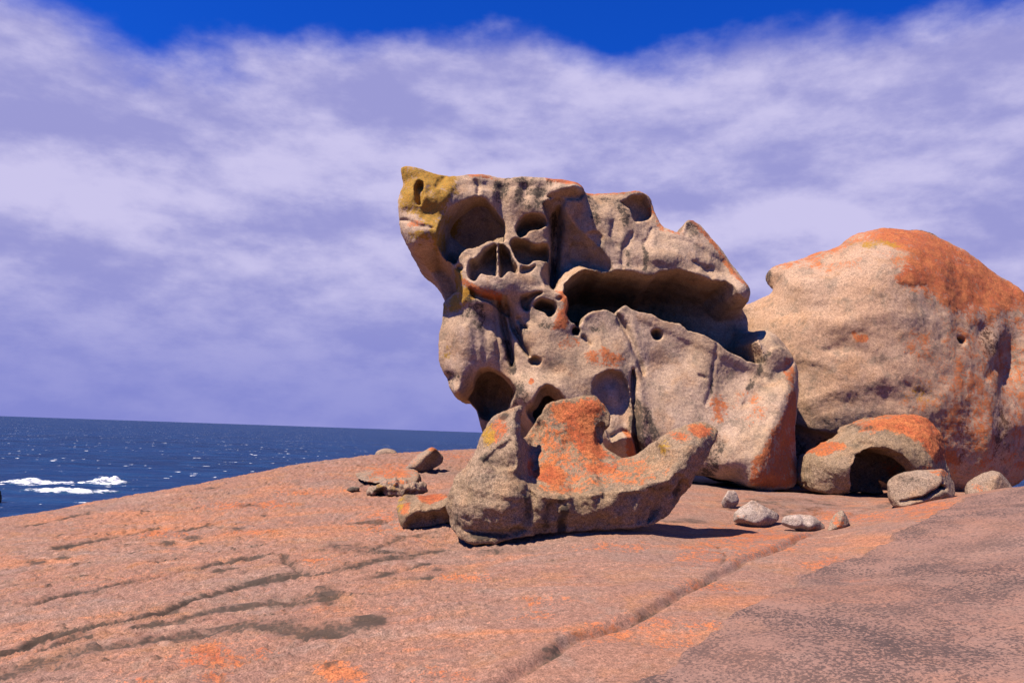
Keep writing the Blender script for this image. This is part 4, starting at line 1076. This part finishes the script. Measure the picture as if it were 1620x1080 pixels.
def sea_material():
    mat = bpy.data.materials.new('sea_water')
    mat.use_nodes = True
    t = NT(mat.node_tree); t.n.clear()
    out = t.new('ShaderNodeOutputMaterial')
    bs = t.new('ShaderNodeBsdfPrincipled')
    t.l.new(bs.outputs[0], out.inputs[0])
    pos = t.new('ShaderNodeTexCoord').outputs['Object']
    p1 = t.mapping(pos, (0.5, 1.0, 1.0), (0, 0, 0.15))
    n_big = t.noise(p1, 0.008, 4, 0.55)
    n_mid = t.noise(p1, 0.05, 5, 0.62)
    n_sm = t.noise(p1, 0.30, 4, 0.65)
    c = t.mix(t.sstep(n_big, 0.36, 0.64), (0.0012, 0.012, 0.052), (0.0022, 0.020, 0.080))
    c = t.mix(t.sstep(n_mid, 0.42, 0.68), c, (0.004, 0.032, 0.105))
    # whitecaps
    pw = t.mapping(pos, (1.0, 0.8, 1.0), (0, 0, 0.1), (31, 17, 0))
    w1 = t.noise(pw, 0.13, 3, 0.5)
    w2 = t.noise(pw, 0.022, 2, 0.5)
    w3 = t.noise(pw, 0.6, 3, 0.6)
    wv = t.math('ADD', w1, t.math('MULTIPLY', t.math('SUBTRACT', w2, 0.5), 0.35))
    wv = t.math('ADD', wv, t.math('MULTIPLY', t.math('SUBTRACT', w3, 0.5), 0.14))
    cap = t.sstep(wv, 0.69, 0.74)
    c = t.mix(cap, c, (0.62, 0.63, 0.66))
    t.put(bs.inputs['Base Color'], c)
    t.put(bs.inputs['Roughness'], t.lin(cap, 0, 1, 0.42, 0.9))
    bs.inputs['IOR'].default_value = 1.33
    bs.inputs['Specular IOR Level'].default_value = 0.10
    h = t.math('ADD', t.math('MULTIPLY', n_mid, 3.5), t.math('MULTIPLY', n_sm, 1.1))
    b = t.new('ShaderNodeBump')
    b.inputs['Strength'].default_value = 1.0
    b.inputs['Distance'].default_value = 1.2
    t.put(b.inputs['Height'], h)
    t.l.new(b.outputs[0], bs.inputs['Normal'])
    return mat


M_SEA = sea_material()
# polar sheet: finely divided where the swell shows, out to the horizon
rr = np.concatenate([np.linspace(30, 220, 25, endpoint=False), 220 * (1400 / 220) ** np.linspace(0, 1, 260, endpoint=False), 1400 * (60000 / 1400) ** np.linspace(0, 1, 60)])
th = np.concatenate([np.linspace(-math.pi, -0.75, 60, endpoint=False), np.linspace(-0.75, 0.1, 460, endpoint=False), np.linspace(0.1, math.pi, 80)])
RR, TH = np.meshgrid(rr, th, indexing='ij')
SX = RR * np.sin(TH); SY = RR * np.cos(TH)
fadeS = smoothstep(2500, 900, RR) * smoothstep(60, 200, RR)
SZ = fadeS * (0.9 * noise2(SX * 0.4, SY, 0.020, 2, 3.0) + 0.45 * noise2(SX * 0.5, SY, 0.07, 3, 8.0))
si = np.arange(RR.size).reshape(RR.shape)
SQ = np.stack([si[:-1, :-1].ravel(), si[1:, :-1].ravel(), si[1:, 1:].ravel(), si[:-1, 1:].ravel()], 1)[:, ::-1]
sea = mesh_object('sea', np.stack([SX.ravel(), SY.ravel(), SZ.ravel()], 1), SQ, M_SEA)
sea.location = (0, 0, SEA_Z)
tag(sea, 'dark blue ocean flecked with small whitecaps out to the horizon', kind='structure')


def foam_material():
    mat = bpy.data.materials.new('foam')
    mat.use_nodes = True
    t = NT(mat.node_tree); t.n.clear()
    out = t.new('ShaderNodeOutputMaterial')
    bs = t.new('ShaderNodeBsdfPrincipled')
    t.l.new(bs.outputs[0], out.inputs[0])
    pos = t.new('ShaderNodeTexCoord').outputs['Object']
    n = t.noise(t.mapping(pos, (0.35, 1, 1)), 0.35, 6, 0.65, 0.6)
    a = t.attr('foam')
    f = t.sstep(t.math('ADD', a, t.math('MULTIPLY', t.math('SUBTRACT', n, 0.5), 2.2)), 0.22, 0.80)
    c = t.mix(f, (0.008, 0.04, 0.10), (0.66, 0.66, 0.69))
    t.put(bs.inputs['Base Color'], c)
    bs.inputs['Roughness'].default_value = 0.8
    bs.inputs['Specular IOR Level'].default_value = 0.2
    b = t.new('ShaderNodeBump'); b.inputs['Distance'].default_value = 0.6
    t.put(b.inputs['Height'], n); t.l.new(b.outputs[0], bs.inputs['Normal'])
    return mat


M_FOAM = foam_material()


def breaker(outline, height, crest, label, step=0.7, seed=1.0):
    P = np.array([sea_point(*q) for q in outline])
    lo = P.min(0) - 3; hi = P.max(0) + 3
    xs = np.arange(lo[0], hi[0], step); ys = np.arange(lo[1], hi[1], step * 1.6)
    X, Y = np.meshgrid(xs, ys, indexing='ij')
    d = -poly_sdf(X + 1.5 * noise2(X, Y, 0.15, 3, seed), Y + 4.0 * noise2(X, Y, 0.08, 3, seed + 5), P)
    hgt = -1.2 + (1.2 + height) * smoothstep(-2.5, 5.0, d) * (0.75 + 0.5 * noise2(X, Y, 0.25, 4, seed + 9))
    foam = 0.62 * smoothstep(-2.5, 7.0, d)
    for px, py, rx, ry, a in crest:
        c = sea_point(px, py); e = abs(sea_point(px + rx, py)[0] - c[0]); ee = abs(sea_point(px, py - ry)[1] - c[1])
        g = np.exp(-((X - c[0]) / e) ** 2 - ((Y - c[1]) / ee) ** 2)
        hgt += a * g * (0.8 + 0.5 * noise2(X, Y, 0.4, 4, seed + 13))
    keep = d > -4
    idx = np.full(X.shape, -1); idx[keep] = np.arange(keep.sum())
    q = np.stack([idx[:-1, :-1], idx[1:, :-1], idx[1:, 1:], idx[:-1, 1:]], -1).reshape(-1, 4)
    q = q[(q >= 0).all(1)]
    V = np.stack([X[keep], Y[keep], SEA_Z + hgt[keep]], 1)
    o = mesh_object('breaking_wave', V, q, M_FOAM, {'foam': foam[keep]}, origin=(P[:, 0].mean(), P[:, 1].mean(), SEA_Z - 1.2))
    return tag(o, label, 'wave', 'waves breaking off the dome')


breaker([(-90, 764), (-30, 760), (0, 761), (30, 755), (60, 756), (90, 761), (130, 762), (155, 759), (160, 754), (172, 753), (185, 757), (205, 761), (216, 763), (200, 765), (180, 768), (160, 768), (140, 765), (100, 767), (60, 769), (30, 769), (0, 764), (-40, 769), (-90, 770)], 0.6,
        [(172, 762, 9, 4, 2.4), (158, 762, 6, 4, 1.6), (195, 764, 10, 3, 0.8), (30, 764, 30, 3, 0.6)], 'breaking wave with a curling white crest', seed=2.0)
breaker([(-90, 768), (-40, 770), (0, 771), (30, 773), (60, 772), (100, 770), (130, 772), (160, 774), (200, 775), (180, 778), (150, 779), (120, 780), (90, 778), (60, 778), (40, 776), (0, 773), (-50, 776), (-90, 776)], 0.5,
        [(100, 776, 50, 2, 0.8)], 'long flat band of white foam in front of the curling breaker', seed=6.0)

# a dark rock standing in the water, just touching the picture's left edge
p0 = sea_point(-14, 796)
D = float(p0[1])
stone('sea_rock', [(-34, 800), (-32, 784), (-24, 775), (-10, 771), (0, 773), (3, 781), (4, 790), (2, 800)], D, 2.5, 5.0, M_DARK,
      'dark wet rock rising out of the sea', 'rock', 0.35, k=0.9, rough=0.5, rs=0.3, cuts=0, seed=19.0, back_r=3.0, rest=None)
